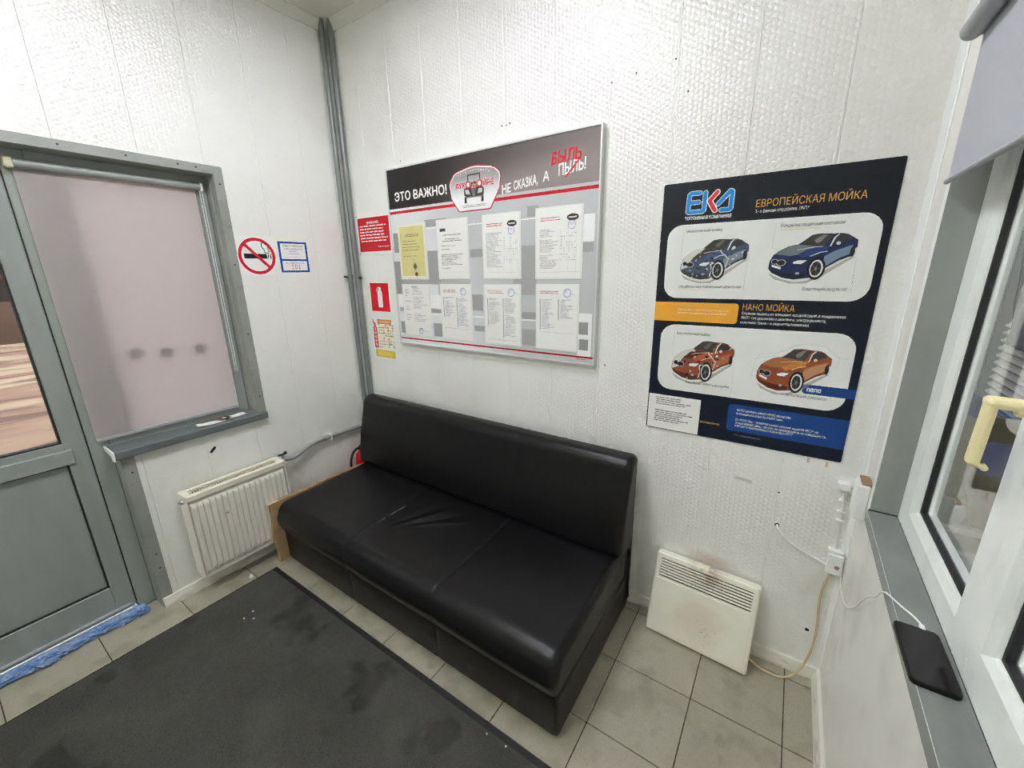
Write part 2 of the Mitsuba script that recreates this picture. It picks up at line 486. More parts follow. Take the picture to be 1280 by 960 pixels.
add('screw', cyl((2.645, -0.002, 0.21), (2.645, 0.004, 0.21), 0.007, 10), 'black_plastic', wb, smooth=False)
add('cable_hole', cyl((2.487, -0.002, 0.632), (2.487, 0.004, 0.632), 0.008, 12), 'black_plastic', wb, smooth=False)

# left wall with the door and window opening
YA, YB, ZT, ZS, YD = -0.732, -1.33, 2.082, 0.842, -2.37
wl = struct('wall_left', 'white embossed plastic panel wall around the grey door and window', 'wall')


def left_pieces(y0, y1):
    """z ranges of the wall between two depths, cut at the opening"""
    cuts = sorted({y0, y1, *[c for c in (YA, YB, YD) if y0 < c < y1]})
    out = []
    for a, b in zip(cuts[:-1], cuts[1:]):
        m = (a + b) / 2
        if m > YA or m < YD:
            out.append((a, b, 0, H))
        else:
            out.append((a, b, ZT, H))
            if m > YB:
                out.append((a, b, 0, ZS))
    return out


add('core', cat(*[box(-0.16, -0.012, a, b, -0.05, z1 + (0.1 if z1 == H else 0)) if z0 == 0 else box(-0.16, -0.012, a, b, z0, z1 + 0.1) for a, b, z0, z1 in left_pieces(YF - 0.1, 0.0)]), 'wall_core', wl)
ye = [0.0] + [-0.26 - 0.25 * k + (0.004 if k % 2 else 0) for k in range(12)] + [YF]
for b, a in zip(ye[:-1], ye[1:]):
    for y0, y1, z0, z1 in left_pieces(a, b):
        y0, y1 = max(y0, a + 0.0005), min(y1, b - 0.0005)
        pc = unmerged(box(-0.013, 0.0, y0, y1, z0, z1, 0.0011))
        if y1 > -2.3:
            pv, pf = emboss(y0, y1, max(z0, 0.05), z1, 0.0008)
            pc = cat(pc, trimesh.Trimesh(np.stack([pv[:, 1], pv[:, 0], pv[:, 2]], 1), pf, process=False))
        add('panel', pc, 'wall_panel', wl, smooth=True)

# right wall with the window opening
VY0, VY1, VZ0, VZ1 = -0.17, -1.65, 0.85, 2.16
wr = struct('wall_right', 'scuffed white wall below the right-hand window', 'wall')
add('core', cat(box(W + 0.006, W + 0.125, VY0, 0.0, -0.05, H + 0.1), box(W + 0.006, W + 0.125, YF - 0.1, VY1, -0.05, H + 0.1), box(W + 0.006, W + 0.125, VY1, VY0, -0.05, VZ0 - 0.05), box(W + 0.006, W + 0.125, VY1, VY0, VZ1, H + 0.1)), 'wall_core', wr)
add('panel', box(W, W + 0.007, VY0, 0.0, 0, H), 'wall_smooth', wr, smooth=False)
add('panel', box(W, W + 0.007, VY1, VY0 - 0.001, 0, VZ0 - 0.03), 'wall_smooth', wr, smooth=False)
add('panel', box(W, W + 0.007, VY1, VY0 - 0.001, VZ1, H), 'wall_smooth', wr, smooth=False)
add('panel', box(W, W + 0.007, YF, VY1 - 0.001, 0, H), 'wall_smooth', wr, smooth=False)
wf = struct('wall_front', 'white wall behind the camera', 'wall')
add('panel', box(-0.1, W + 0.125, YF - 0.1, YF, -0.05, H + 0.1), 'wall_smooth', wf)
ce = struct('ceiling', 'off-white ceiling over the corner', 'ceiling')
add('panel', box(-0.16, W + 0.125, YF - 0.1, 0.15, H, H + 0.1), 'ceiling_white', ce)

# cornices, skirtings, corner angle
def bead(h, d):
    return fillet([(0, 0), (0, -h), (d * 0.25, -h), (d, -d * 0.3), (d, 0)], [0, 0.002, 0.006, 0.006, 0], 5)


def prism_x(prof, x0, x1, fy, fz):
    m = trimesh.creation.extrude_polygon(Polygon(prof), x1 - x0, engine='earcut')
    v = np.array(m.vertices)
    m2 = trimesh.Trimesh(np.stack([x0 + v[:, 2], fy(v[:, 0]), fz(v[:, 1])], 1), m.faces, process=False)
    if m2.volume < 0:
        m2.invert()
    return m2


def prism_y(prof, y0, y1, fx, fz):
    m = trimesh.creation.extrude_polygon(Polygon(prof), y1 - y0, engine='earcut')
    v = np.array(m.vertices)
    m2 = trimesh.Trimesh(np.stack([fx(v[:, 0]), y0 + v[:, 2], fz(v[:, 1])], 1), m.faces, process=False)
    if m2.volume < 0:
        m2.invert()
    return m2


t = struct('trim_1', 'white plastic cornice along the top of the back wall', 'cornice')
scene[t] = mikit.ply(prism_x(bead(0.055, 0.03), 0.0, W, lambda a: -a, lambda b: H + b), 'cornice_white', smooth=30)
t = struct('trim_2', 'white plastic cornice along the top of the left wall', 'cornice')
scene[t] = mikit.ply(prism_y(bead(0.055, 0.03), YF, 0.0, lambda a: a, lambda b: H + b), 'cornice_white', smooth=30)
sk = fillet([(0, 0), (0.022, 0), (0.022, 0.012), (0.010, 0.05), (0, 0.054)], [0, 0, 0.006, 0.006, 0], 6)
t = struct('baseboard_back', 'white plastic skirting along the back wall', 'baseboard')
scene[t] = mikit.ply(prism_x(sk, 0.0, W, lambda a: -a, lambda b: b), 'skirting', smooth=30)
t = struct('baseboard_left', 'white plastic skirting under the radiator', 'baseboard')
scene[t] = mikit.ply(prism_y(sk, YB + 0.002, 0.0, lambda a: a, lambda b: b), 'skirting', smooth=30)
t = struct('baseboard_right', 'white plastic skirting under the right-hand window', 'baseboard')
scene[t] = mikit.ply(prism_y(sk, YF, 0.0, lambda a: W - a, lambda b: b), 'skirting', smooth=30)
t = struct('trim_3', 'white plastic corner angle between back wall and window wall', 'trim')
scene[t] = mikit.ply(cat(box(W - 0.018, W, -0.0025, 0.0, 0.054, H, 0.0008), box(W - 0.0025, W, -0.018, -0.0025, 0.054, H, 0.0008)), 'white_plastic', smooth=False)

# grey metal angles round the left-hand opening
fo = 0.041
t = struct('trim_4', 'grey metal angle along the top of the door and window opening', 'trim')
def flange(poly):
    m = trimesh.creation.extrude_polygon(Polygon(poly), 0.0045, engine='earcut')
    v = np.array(m.vertices)
    return trimesh.Trimesh(np.stack([v[:, 2], v[:, 0], v[:, 1]], 1), m.faces, process=False)


add('face', cat(flange([(YD - fo, ZT), (YA - 0.001, ZT), (YA + fo - 0.001, ZT + fo - 0.004), (YD - fo, ZT + fo - 0.004)]), box(-0.10, 0.0, YD, YA, ZT - 0.001, ZT + 0.002)), 'grey_metal', t)
for y in (-0.80, -0.87, -1.05, -1.25):
    add('screw', cyl((0.003, y, ZT + 0.02), (0.0055, y, ZT + 0.02), 0.004, 10), 'screw_dark', t, smooth=False)
t = struct('trim_5', 'grey metal angle down the right side of the window opening', 'trim')
vface = flange([(YA + 0.0005, 0.862), (YA + fo, 0.862), (YA + fo, ZT + fo - 0.005), (YA + 0.0005, ZT - 0.0015)])
add('face', cat(vface, box(-0.10, 0.0, YA - 0.001, YA + 0.002, ZS, ZT)), 'grey_metal', t)
add('face', box(-0.052, -0.048, YA - 0.004, YA, ZS + 0.02, ZT), 'grey_metal', t)
for z in (2.04, 1.66, 1.30, 0.95):
    add('screw', cyl((0.003, YA + 0.022, z), (0.0062, YA + 0.022, z), 0.004, 10), 'screw_dark', t, smooth=False)
t = struct('trim_6', 'grey metal angle beside the door below the window sill', 'trim')
add('face', cat(box(0, 0.004, YB, YB + 0.045, 0.0, 0.825, 0.001), box(-0.10, 0.0, YB - 0.003, YB, 0.0, 0.83)), 'grey_metal', t)
for z in (0.74, 0.30, 0.22):
    add('screw', cyl((0.003, YB + 0.025, z), (0.0056, YB + 0.025, z), 0.004, 10), 'screw_dark', t, smooth=False)

# ------------------------------------------------------------------ door
XF = -0.10
d1 = struct('door_1', 'grey aluminium door with glass above and a solid panel below', 'door')
add('frame', cat(box(XF - 0.06, XF, YB - 0.070, YB - 0.003, 0.0, ZT, 0.003), box(XF - 0.06, XF, YD, YD + 0.05, 0, ZT, 0.003), box(XF - 0.06, XF, YD, YB - 0.07, 2.005, ZT, 0.003)), 'grey_powder_light', d1)
LY0, LY1 = -1.405, -2.30
add('stile', box(XF - 0.055, XF + 0.002, LY0 - 0.070, LY0, 0.045, 1.998, 0.004), 'grey_powder', d1)
add('stile', box(XF - 0.055, XF + 0.002, LY1, LY1 + 0.07, 0.045, 1.998, 0.004), 'grey_powder', d1)
for z0, z1 in ((0.045, 0.18), (1.925, 1.998)):
    add('rail', box(XF - 0.055, XF + 0.002, LY1 + 0.07, LY0 - 0.07, z0, z1, 0.003), 'grey_powder', d1)
add('rail', cat(box(XF - 0.055, XF + 0.001, LY1 + 0.07, LY0 - 0.068, 0.825, 0.922, 0.002), box(XF, XF + 0.014, LY1 + 0.03, LY0 - 0.048, 0.825, 0.892, 0.005)), 'grey_powder', d1)
add('panel', box(XF - 0.035, XF - 0.012, LY1 + 0.07, LY0 - 0.07, 0.18, 0.825), 'grey_powder', d1)


def ring_yz(x0, x1, ya, yb, za, zb, w):
    ya, yb = min(ya, yb), max(ya, yb)
    return cat(box(x0, x1, ya, ya + w, za, zb), box(x0, x1, yb - w, yb, za, zb), box(x0, x1, ya + w, yb - w, za, za + w), box(x0, x1, ya + w, yb - w, zb - w, zb))


add('gasket', ring_yz(XF - 0.014, XF - 0.001, LY1 + 0.07, LY0 - 0.07, 0.18, 0.825, 0.006), 'rubber', d1)
add('gasket', ring_yz(XF - 0.03, XF - 0.001, LY1 + 0.07, LY0 - 0.07, 0.922, 1.925, 0.007), 'rubber', d1)
add('gasket', box(XF - 0.04, XF - 0.006, LY0, LY0 + 0.005, 0.045, 2.0), 'rubber', d1)
add('pane', box(XF - 0.028, XF - 0.0275, LY1 + 0.07, LY0 - 0.07, 0.922, 1.925), 'glass', d1, smooth=False)
add('threshold', cat(box(XF - 0.055, XF + 0.006, LY1, LY0, 0.0, 0.03, 0.003), box(XF + 0.001, XF + 0.006, LY1, LY0 - 0.02, 0.045, 0.056)), 'alu', d1)

# ------------------------------------------------------------------ window on the left
w1 = struct('window_1', 'fixed window beside the door hidden behind a white roller blind', 'window')
add('frame', cat(box(XF - 0.06, XF, YA - 0.048, YA - 0.002, 0.80, ZT, 0.003), box(XF - 0.06, XF, YB - 0.003, YA - 0.048, 2.02, ZT, 0.003),
                 box(XF - 0.06, XF, YB - 0.003, YA - 0.048, 0.80, 0.905, 0.003), box(XF - 0.06, XF, YB - 0.003, YB + 0.100, 0.905, 2.02, 0.003)), 'grey_powder', w1)
add('pane', box(XF - 0.03, XF - 0.0295, YB + 0.100, YA - 0.048, 0.905, 2.02), 'glass', w1, smooth=False)
sp = fillet([(XF + 0.001, 0.842), (0.0, 0.842), (0.004, 0.824), (0.034, 0.824), (0.034, 0.862), (XF + 0.001, 0.862)], [0, 0, 0, 0.003, 0.007, 0], 5)
add('sill', prism_y(sp, -1.352, -0.698, lambda a: a, lambda b: b), 'sill_dark', w1, label='dark grey window sill board')
add('end_cap', prism_y(fillet([(XF + 0.004, 0.846), (0.0, 0.838), (0.0, 0.821), (0.037, 0.821), (0.037, 0.866), (XF + 0.004, 0.866)], 0.003, 3), -1.357, -1.351, lambda a: a, lambda b: b), 'white_plastic', w1, label='white plastic end cap of the sill')

# ------------------------------------------------------------------ window on the right
w2 = struct('window_2', 'white plastic window with a yellowed handle beside the phone', 'window')
XR = 2.775
VM0, VM1 = -0.800, -0.712
add('frame', cat(box(XR, XR + 0.06, VY0 - 0.05, VY0, VZ0, VZ1, 0.004), box(XR, XR + 0.06, VY1, VY1 + 0.05, VZ0, VZ1, 0.004), box(XR, XR + 0.06, VY1 + 0.05, VY0 - 0.05, VZ0, VZ0 + 0.084, 0.004),
                 box(XR, XR + 0.06, VY1 + 0.05, VY0 - 0.05, VZ1 - 0.05, VZ1, 0.004)), 'white_pvc', w2)
add('mullion', box(XR - 0.008, XR + 0.06, VM0, VM1, VZ0 + 0.083, VZ1 - 0.05, 0.004), 'white_pvc', w2)


def sash(ya, yb, za, zb, x0, wy, wz, bevel):
    """four mitred bars with a sloping bead towards the glass"""
    prof = [(0, 0.05), (0, 0.016), (0.15, 0), (1 - bevel, 0), (0.96, 0.009), (1, 0.015), (1, 0.05)]
    ms = []
    for side in range(4):
        rings = []
        for end in (0, 1):
            ring = []
            for o, dp in prof:
                c = [(ya + o * wy, za + o * wz), (yb - o * wy, za + o * wz), (yb - o * wy, zb - o * wz), (ya + o * wy, zb - o * wz)][(side + end) % 4]
                ring.append((x0 + dp, c[0], c[1]))
            rings.append(ring)
        v = np.array(rings[0] + rings[1])
        n = len(prof)
        f = []
        for k in range(n):
            a, b = k, (k + 1) % n
            f += [[a, b, b + n], [a, b + n, a + n]]
        for k in range(1, n - 1):
            f += [[0, k, k + 1], [n, n + k + 1, n + k]]
        m = trimesh.Trimesh(v, f, process=False)
        if m.volume < 0:
            m.invert()
        ms.append(m)
    return ms


add('edge_highlight', box(W - 0.0082, W - 0.0070, VY1, VY0, 0.8652, 0.8664), 'alu', w2, label='pale strip added for the highlight along the sill edge')  # light strip drawn in as the highlight on the lip edge
for ya, yb, za, zb, x0, wy, wz in ((VM1 - 0.085, VY0 - 0.028, VZ0 + 0.014, VZ1 - 0.04, XR - 0.002, 0.092, 0.086), (VY1 + 0.048, VM0 + 0.002, VZ0 + 0.082, VZ1 - 0.04, XR - 0.016, 0.078, 0.064)):
    for m in sash(ya, yb, za, zb, x0, wy, wz, 0.25):
        add('sash', m, 'white_pvc', w2, smooth=20)
    gx = x0 + 0.0155
    a, b, c_, d = ya + wy - 0.001, yb - wy + 0.001, za + wz - 0.001, zb - wz + 0.001
    add('gasket', ring_yz(gx, gx + 0.012, a, b, c_, d, 0.0085), 'rubber', w2)
    add('pane', box(gx + 0.008, gx + 0.0085, a + 0.004, b - 0.004, c_ + 0.004, d - 0.004), 'glass', w2, smooth=False)
    add('outer_bead', ring_yz(gx + 0.014, gx + 0.030, a - 0.02, b + 0.02, c_ - 0.02, d + 0.02, 0.030), 'white_pvc', w2)
# handle: rosette, neck out into the room, lever hanging down with a hooked end
hy, hz = -0.803, 1.387
hx = XR - 0.016
ros = box(hx - 0.012, hx + 0.001, hy - 0.015, hy + 0.015, hz - 0.033, hz + 0.033, 0.004)
cone = lathe([(0, 0), (0.016, 0), (0.011, 0.02), (0, 0.02)], (0, 0, 0), 18)
cone.apply_transform(trimesh.transformations.rotation_matrix(-PI / 2, (0, 1, 0)))
cone.apply_translation((hx - 0.01, hy, hz + 0.004))
add('rosette', cat(ros, cone), 'handle_yellow', w2, label='pale yellow handle rosette')
hb = lambda p, q, r: m3.Manifold.batch_hull([m3.Manifold.sphere(r, 14).translate((e[0], e[1] + o, e[2])) for o in (-0.006, 0.006) for e in (p, q)])
lev = hb((hx - 0.02, hy, hz + 0.010), (hx - 0.058, hy, hz + 0.012), 0.009) + hb((hx - 0.058, hy, hz + 0.012), (hx - 0.060, hy, hz - 0.090), 0.0075) + hb((hx - 0.060, hy, hz - 0.090), (hx - 0.046, hy, hz - 0.098), 0.005)
add('lever', lev, 'handle_yellow', w2, smooth=40, label='pale yellow window handle lever')
# jamb and sill lining of the opening
add('sill_joint', box(W - 0.004, XR, VY0 - 0.0045, VY0 + 0.001, 0.8655, 0.8685), 'rubber', w2)
add('sill_joint', box(XR - 0.0012, XR - 0.0002, VY1, VY0, 0.8655, 0.8667), 'rubber', w2)
add('jamb', box(W - 0.001, XR + 0.01, VY0 - 0.001, VY0 + 0.004, VZ0, VZ1), 'jamb_grey', w2, label='grey reveal lining')
add('jamb', box(W - 0.002, W + 0.001, VY0 - 0.0, VY0 + 0.03, VZ0, VZ1), 'white_plastic', w2, label='white edge strip of the reveal')
add('sill', prism_y(fillet([(XR + 0.01, 0.84), (W + 0.001, 0.84), (W + 0.001, 0.826), (W - 0.008, 0.826), (W - 0.008, 0.866), (XR + 0.01, 0.866)], [0, 0, 0, 0.003, 0.005, 0], 5), VY1, VY0, lambda a: a, lambda b: b), 'sill_grey', w2, label='grey window sill board')

# ------------------------------------------------------------------ outside
def ground_mesh(x0, x1, y0, y1, nx, ny, amp, z, seed):
    X, Y = np.meshgrid(np.linspace(x0, x1, nx), np.linspace(y0, y1, ny), indexing='ij')
    P = np.stack([X * 0.9, Y * 0.35, X * 0], -1)
    Z = z + amp * (meshkit.fbm(P, 4, seed) - 0.5) + 0.35 * amp * np.abs(np.sin(X * 2.1 + 0.35 * np.sin(Y * 0.4)))
    v = np.stack([X, Y, Z], -1).reshape(-1, 3)
    i = np.arange(nx * ny).reshape(nx, ny)
    f = np.vstack([np.stack([i[:-1, :-1], i[1:, :-1], i[1:, 1:]], -1).reshape(-1, 3), np.stack([i[:-1, :-1], i[1:, 1:], i[:-1, 1:]], -1).reshape(-1, 3)])
    return trimesh.Trimesh(v, f, process=False)


def slush(p, n, uv):
    c = mix(srgb(152, 118, 100), srgb(190, 170, 144), smoothstep(0.35, 0.6, fbm(p.x * 1.6, p.y * 0.5, 1.0, 5)) * smoothstep(-2.5, -6.5, p.x + 0.6 * fbm(p.x * 3, p.y * 1.2, 4.0, 3)))
    return mix(c, srgb(96, 70, 56), smoothstep(0.50, 0.66, fbm(p.x * 3.6, p.y * 1.0, 6.0, 5)) * 0.75)


mat('slush', slush, 0.7)
mat('brown_bank', lambda p, n, uv: mix(srgb(78, 58, 47), srgb(106, 80, 66), fbm(p.y * 0.6, p.z * 1.5, 2.0, 4)), 0.9)
mat('far_wall', lambda p, n, uv: mix(srgb(62, 54, 47), srgb(80, 70, 62), fbm(p.y * 0.5, p.z * 0.7, 5.0, 3)), 0.9)
mat('red_rail', srgb(96, 42, 38), 0.7)
t = struct('ground', 'slushy brown yard seen through the door glass', 'ground')
scene[t] = mikit.ply(ground_mesh(-24, -0.17, -16, 16, 220, 90, 0.16, -0.22, 3), 'slush', smooth=True)
t = struct('wall_yard', 'brown yard wall with a red rail behind the slush', 'wall')
add('panel', box(-19.3, -19, -16, 16, -0.3, 5.0), 'far_wall', t)
for k in range(16):
    add('post', box(-19.0, -18.92, -16 + 2 * k, -15.86 + 2 * k, -0.3, 5.0), 'brown_bank', t)
add('rail', box(-18.95, -18.85, -16, 16, 1.55, 1.80), 'red_rail', t)
bank = thing('earth_bank', 'low brown bank of earth at the far edge of the slushy yard', 'earth bank')
X, Y = np.meshgrid(np.linspace(-18.8, -15.6, 26), np.linspace(-16, 16, 90), indexing='ij')
Zb = -0.3 + 1.25 * np.clip(1 - ((X + 17.6) / 1.9) ** 2, 0, 1) * (0.75 + 0.5 * meshkit.fbm(np.stack([X, Y * 0.5, X * 0], -1), 4, 8))
v = np.stack([X, Y, Zb], -1).reshape(-1, 3)
i = np.arange(26 * 90).reshape(26, 90)
f = np.vstack([np.stack([i[:-1, :-1], i[1:, :-1], i[1:, 1:]], -1).reshape(-1, 3), np.stack([i[:-1, :-1], i[1:, 1:], i[:-1, 1:]], -1).reshape(-1, 3)])
scene[bank] = mikit.ply(trimesh.Trimesh(v, f, process=False), 'brown_bank', smooth=True)

# yard outside the right-hand window
mat('wash_floor', lambda p, n, uv: mix(srgb(92, 92, 80), srgb(160, 160, 152), smoothstep(0.45, 0.62, fbm(p.x * 2.5, p.y * 6, 2.0, 4))), 0.6)
mat('wash_wall', lambda p, n, uv: mix(srgb(100, 104, 105), srgb(114, 118, 119), fbm(p.y * 2, p.z * 2, 2.0, 3)), 0.6)
mat('backdrop_grey', lambda p, n, uv: mix(srgb(84, 92, 96), srgb(110, 118, 122), fbm(p.y * 6, p.z * 3, 2.0, 3)), 0.5)
mat('backdrop_olive', lambda p, n, uv: mix(srgb(100, 96, 72), srgb(136, 132, 104), fbm(p.y * 9, p.z * 4, 2.0, 3)), 0.6)
mat('corrugated', srgb(166, 168, 166), 0.5)
mat('cloth_blue', srgb(52, 66, 100), 0.9)
mat('sack_brown', srgb(120, 102, 74), 0.9)
t = struct('ground_outside', 'pale wet concrete outside the right-hand window', 'ground')
scene[t] = mikit.ply(ground_mesh(2.92, 9, -6, 8, 60, 60, 0.03, -0.1, 5), 'wash_floor', smooth=True)
t = struct('wall_outside', 'grey panel wall beyond the right-hand window', 'wall')
for k in range(9):
    add('panel', box(4.6, 4.65, -2 + 1.0 * k, -1.02 + 1.0 * k, -0.2, 3.6, 0.01), 'wash_wall', t, smooth=False)


def drape(y0, y1, z0, z1, x, amp, freq, seed, th=0.02):
    ny, nz = 50, 40
    Y, Z = np.meshgrid(np.linspace(y0, y1, ny), np.linspace(z0, z1, nz), indexing='ij')
    P = np.stack([Y * freq, Z * freq * 0.35, Y * 0], -1)
    X = x + amp * (meshkit.fbm(P, 3, seed) * 2 - 1) * (1.2 - 0.5 * (Z - z0) / (z1 - z0))
    a = np.stack([X, Y, Z], -1).reshape(-1, 3)
    b = a + [th, 0, 0]
    i = np.arange(ny * nz).reshape(ny, nz)
    f = np.vstack([np.stack([i[:-1, :-1], i[1:, :-1], i[1:, 1:]], -1).reshape(-1, 3), np.stack([i[:-1, :-1], i[1:, 1:], i[:-1, 1:]], -1).reshape(-1, 3)])
    n = ny * nz
    rim = np.r_[i[:, 0], i[-1, 1:], i[::-1, -1][1:], i[0, ::-1][1:-1]]
    r2 = np.roll(rim, -1)
    fr = np.vstack([np.stack([rim, r2, r2 + n], 1), np.stack([rim, r2 + n, rim + n], 1)])
    return trimesh.Trimesh(np.vstack([a, b]), np.vstack([f[:, ::-1], f + n, fr]), process=False)


t = thing('backdrop', 'dark grey tarpaulin added outside the right-hand window for a reflection in the glass', 'backdrop')  # hanging piece added in place of a reflection in the window glass
scene[t] = mikit.ply(drape(1.15, 2.05, 1.12, 1.95, 3.52, 0.07, 4.0, 2), 'backdrop_grey', smooth=True)
t = thing('backdrop', 'olive crumpled tarpaulin added low outside for a reflection in the glass', 'backdrop')  # olive drape takes the place of the lower reflection
scene[t] = mikit.ply(drape(1.2, 2.3, 0.12, 0.80, 3.45, 0.10, 7.0, 6), 'backdrop_olive', smooth=True)
t = thing('cloth', 'dark blue cloth lying over the olive tarpaulin outside, added for a reflection in the glass', 'cloth')  # blue drape stands in for a small part of the reflection
scene[t] = mikit.ply(drape(1.55, 2.15, 0.76, 0.88, 3.36, 0.03, 8.0, 9), 'cloth_blue', smooth=True)
t = thing('reflection_sheet', 'white corrugated sheet added outside the right-hand window for a reflection in the glass', 'corrugated sheet')  # ribbed stand-in for a pale striped reflection in the pane
ys = np.linspace(0, 0.62, 110)
prof = np.r_[np.c_[0.012 * np.sin(ys * 2 * PI / 0.05), ys], np.c_[0.012 * np.sin(ys[::-1] * 2 * PI / 0.05) + 0.004, ys[::-1]]]
cs = trimesh.creation.extrude_polygon(Polygon(prof), 0.85, engine='earcut')
v = np.array(cs.vertices)
scene[t] = mikit.ply(trimesh.Trimesh(np.stack([3.62 + v[:, 0], 1.5 + v[:, 2], 0.62 + v[:, 1]], 1), cs.faces, process=False), 'corrugated', smooth=30)

# ------------------------------------------------------------------ ceiling lamps
for i, (cx, cy, col) in enumerate([(1.33, -0.98, (0.98, 0.97, 1.07)), (1.32, -2.25, (1.27, 1.34, 1.27))]):
    L = thing('ceiling_light', ('square ceiling light with four bright strips above the sofa', 'square ceiling light with four bright strips above the mat')[i], 'ceiling light', 'ceiling lights')
    add('housing', cat(box(cx - 0.30, cx + 0.30, cy - 0.30, cy + 0.30, H - 0.012, H - 0.001), *[box(cx - 0.30 + a, cx - 0.285 + a, cy - 0.30, cy + 0.30, H - 0.05, H - 0.012) for a in (0, 0.585)],
                       *[box(cx - 0.285, cx + 0.285, cy - 0.30 + a, cy - 0.285 + a, H - 0.05, H - 0.012) for a in (0, 0.585)]), 'white_plastic', L)
    for k in range(4):
        x = cx - 0.21 + 0.14 * k
        key = add('light_strip', box(x - 0.03, x + 0.03, cy - 0.27, cy + 0.27, H - 0.036, H - 0.022, 0.004), 'white_plastic', L, smooth=False)
        scene[key]['emitter'] = {'type': 'area', 'radiance': rgb([LAMP * c for c in col])}

# ------------------------------------------------------------------ sofa
SX = (0.79, 1.37)


def puff(x, a):
    e = [0.17, *SX, 1.945]
    o = np.zeros_like(x)
    for l, r in zip(e[:-1], e[1:]):
        t_ = np.clip((x - l) / (r - l), 0, 1)
        o = np.where((x >= l) & (x <= r), a * (4 * t_ * (1 - t_)) ** 0.6, o)
    return o


def groove(x, w, d):
    return -d * sum(np.exp(-((x - s) / w) ** 2) for s in SX)


def seat_disp(V):
    x, y, z = V.T
    top = np.clip((z - 0.33) / 0.04, 0, 1)
    up = np.clip((z - 0.20) / 0.04, 0, 1)
    d = puff(x, 0.006) * up + groove(x, 0.0045, 0.004) * up
    d += top * 0.007 * (meshkit.fbm(np.stack([x * 3, y * 3, z * 0], 1), 3, 5) - 0.5)
    # long creases fanning from the middle of the front edge
    for cx, ang, amp, wd in ((0.98, 0.55, 0.006, 0.016), (1.03, 0.75, -0.005, 0.014), (1.08, 0.95, 0.004, 0.014), (0.93, 0.35, -0.004, 0.018), (1.62, -0.5, 0.004, 0.02)):
        s = (x - cx) * math.cos(ang) - (y + 0.45) * math.sin(ang)
        t_ = (x - cx) * math.sin(ang) + (y + 0.45) * math.cos(ang)
        d += top * amp * np.exp(-(s / wd) ** 2) * np.exp(-(t_ / 0.14) ** 2)
    d -= top * 0.012 * np.exp(-((x - 1.05) / 0.5) ** 2) * np.exp(-((y + 0.5) / 0.2) ** 2)
    return d


def back_disp(V):
    x, y, z = V.T
    fr = np.clip((-0.09 - y) / 0.03, 0, 1) * np.clip((z - 0.38) / 0.03, 0, 1)
    top = np.clip((z - 0.74) / 0.03, 0, 1)
    k = np.maximum(fr, top)
    d = groove(x, 0.0045, 0.004) * k + puff(x, 0.004) * fr
    d += fr * 0.006 * (meshkit.fbm(np.stack([x * 3, z * 3, y * 0], 1), 3, 9) - 0.5)
    d += fr * 0.012 * np.exp(-((z - 0.55) / 0.16) ** 2)
    return d


so = thing('sofa', 'black leatherette armless sofa against the white panel wall', 'sofa')
add('base', cushion([(-0.785, 0.012), (-0.79, 0.214), (-0.06, 0.214), (-0.05, 0.012)], 0.012, 0.172, 1.943, 0.02, lambda V: -0.004 * np.exp(-((V[:, 0] - 1.37) / 0.006) ** 2) * (V[:, 1] < -0.7) - 0.004 * np.exp(-((V[:, 0] - 0.79) / 0.006) ** 2) * (V[:, 1] < -0.7), 0.014, 0.01), 'leather', so, smooth=40)
add('seat', cushion([(-0.800, 0.208), (-0.822, 0.28), (-0.792, 0.372), (-0.12, 0.388), (-0.12, 0.208)], [0.02, 0.05, 0.07, 0.02, 0.01], 0.166, 1.947, 0.035, seat_disp, 0.009, 0.008), 'leather', so, smooth=True)
add('backrest', cushion([(-0.115, 0.05), (-0.115, 0.36), (-0.232, 0.375), (-0.150, 0.818), (-0.058, 0.835), (-0.044, 0.05)], [0.01, 0.01, 0.035, 0.055, 0.03, 0.01], 0.135, 1.952, 0.032, back_disp, 0.009, 0.008), 'leather', so, smooth=True)
for x, y in ((0.24, -0.72), (1.88, -0.72), (0.24, -0.14), (1.88, -0.14)):
    add('foot', cyl((x, y, 0.0), (x, y, 0.02), 0.025, 14), 'black_plastic', so)

# cardboard wedged between sofa and radiator
t = thing('cardboard', 'flattened brown cardboard box wedged between sofa and radiator', 'cardboard')
nx, ny, nz = 3, 60, 34
b = trimesh.creation.box((0.022, 0.70, 0.372)).subdivide_to_size(0.022)
v = np.array(b.vertices)
v += [0.150, -0.485, 0.187]
fr = np.clip((-0.74 - v[:, 1]) / 0.09, 0, 1)
v[:, 1] += fr * 0.006 * np.sin(v[:, 2] * 26)
v[:, 0] += fr * 0.003 * np.sin(v[:, 2] * 30 + 1) + 0.004 * (meshkit.fbm(v * 9, 3, 3) - 0.5)
v[:, 2] += 0.012 * (meshkit.fbm(v * [5, 8, 2], 3, 4) - 0.5) * np.clip(v[:, 2] / 0.3, 0, 1) - 0.02 * np.clip((v[:, 1] + 0.35) / 0.3, 0, 1) * (v[:, 2] / 0.37)
v[:, 2] = np.maximum(v[:, 2], 0.001)
add('sheet', trimesh.Trimesh(v, b.faces, process=False), 'cardboard_brown', t, smooth=25)
add('tape', cat(box(0.140, 0.164, -0.838, -0.785, 0.374, 0.3775, 0.001), box(0.140, 0.162, -0.8425, -0.838, 0.340, 0.3775, 0.0005)), 'packing_tape', t, label='shiny packing tape')

# ------------------------------------------------------------------ radiator
ra = thing('radiator', 'cream steel panel radiator on the wall under the left window', 'radiator')
RY0, RY1, RZ0, RZ1, RX0, RX1 = -1.176, -0.696, 0.112, 0.582, 0.035, 0.132
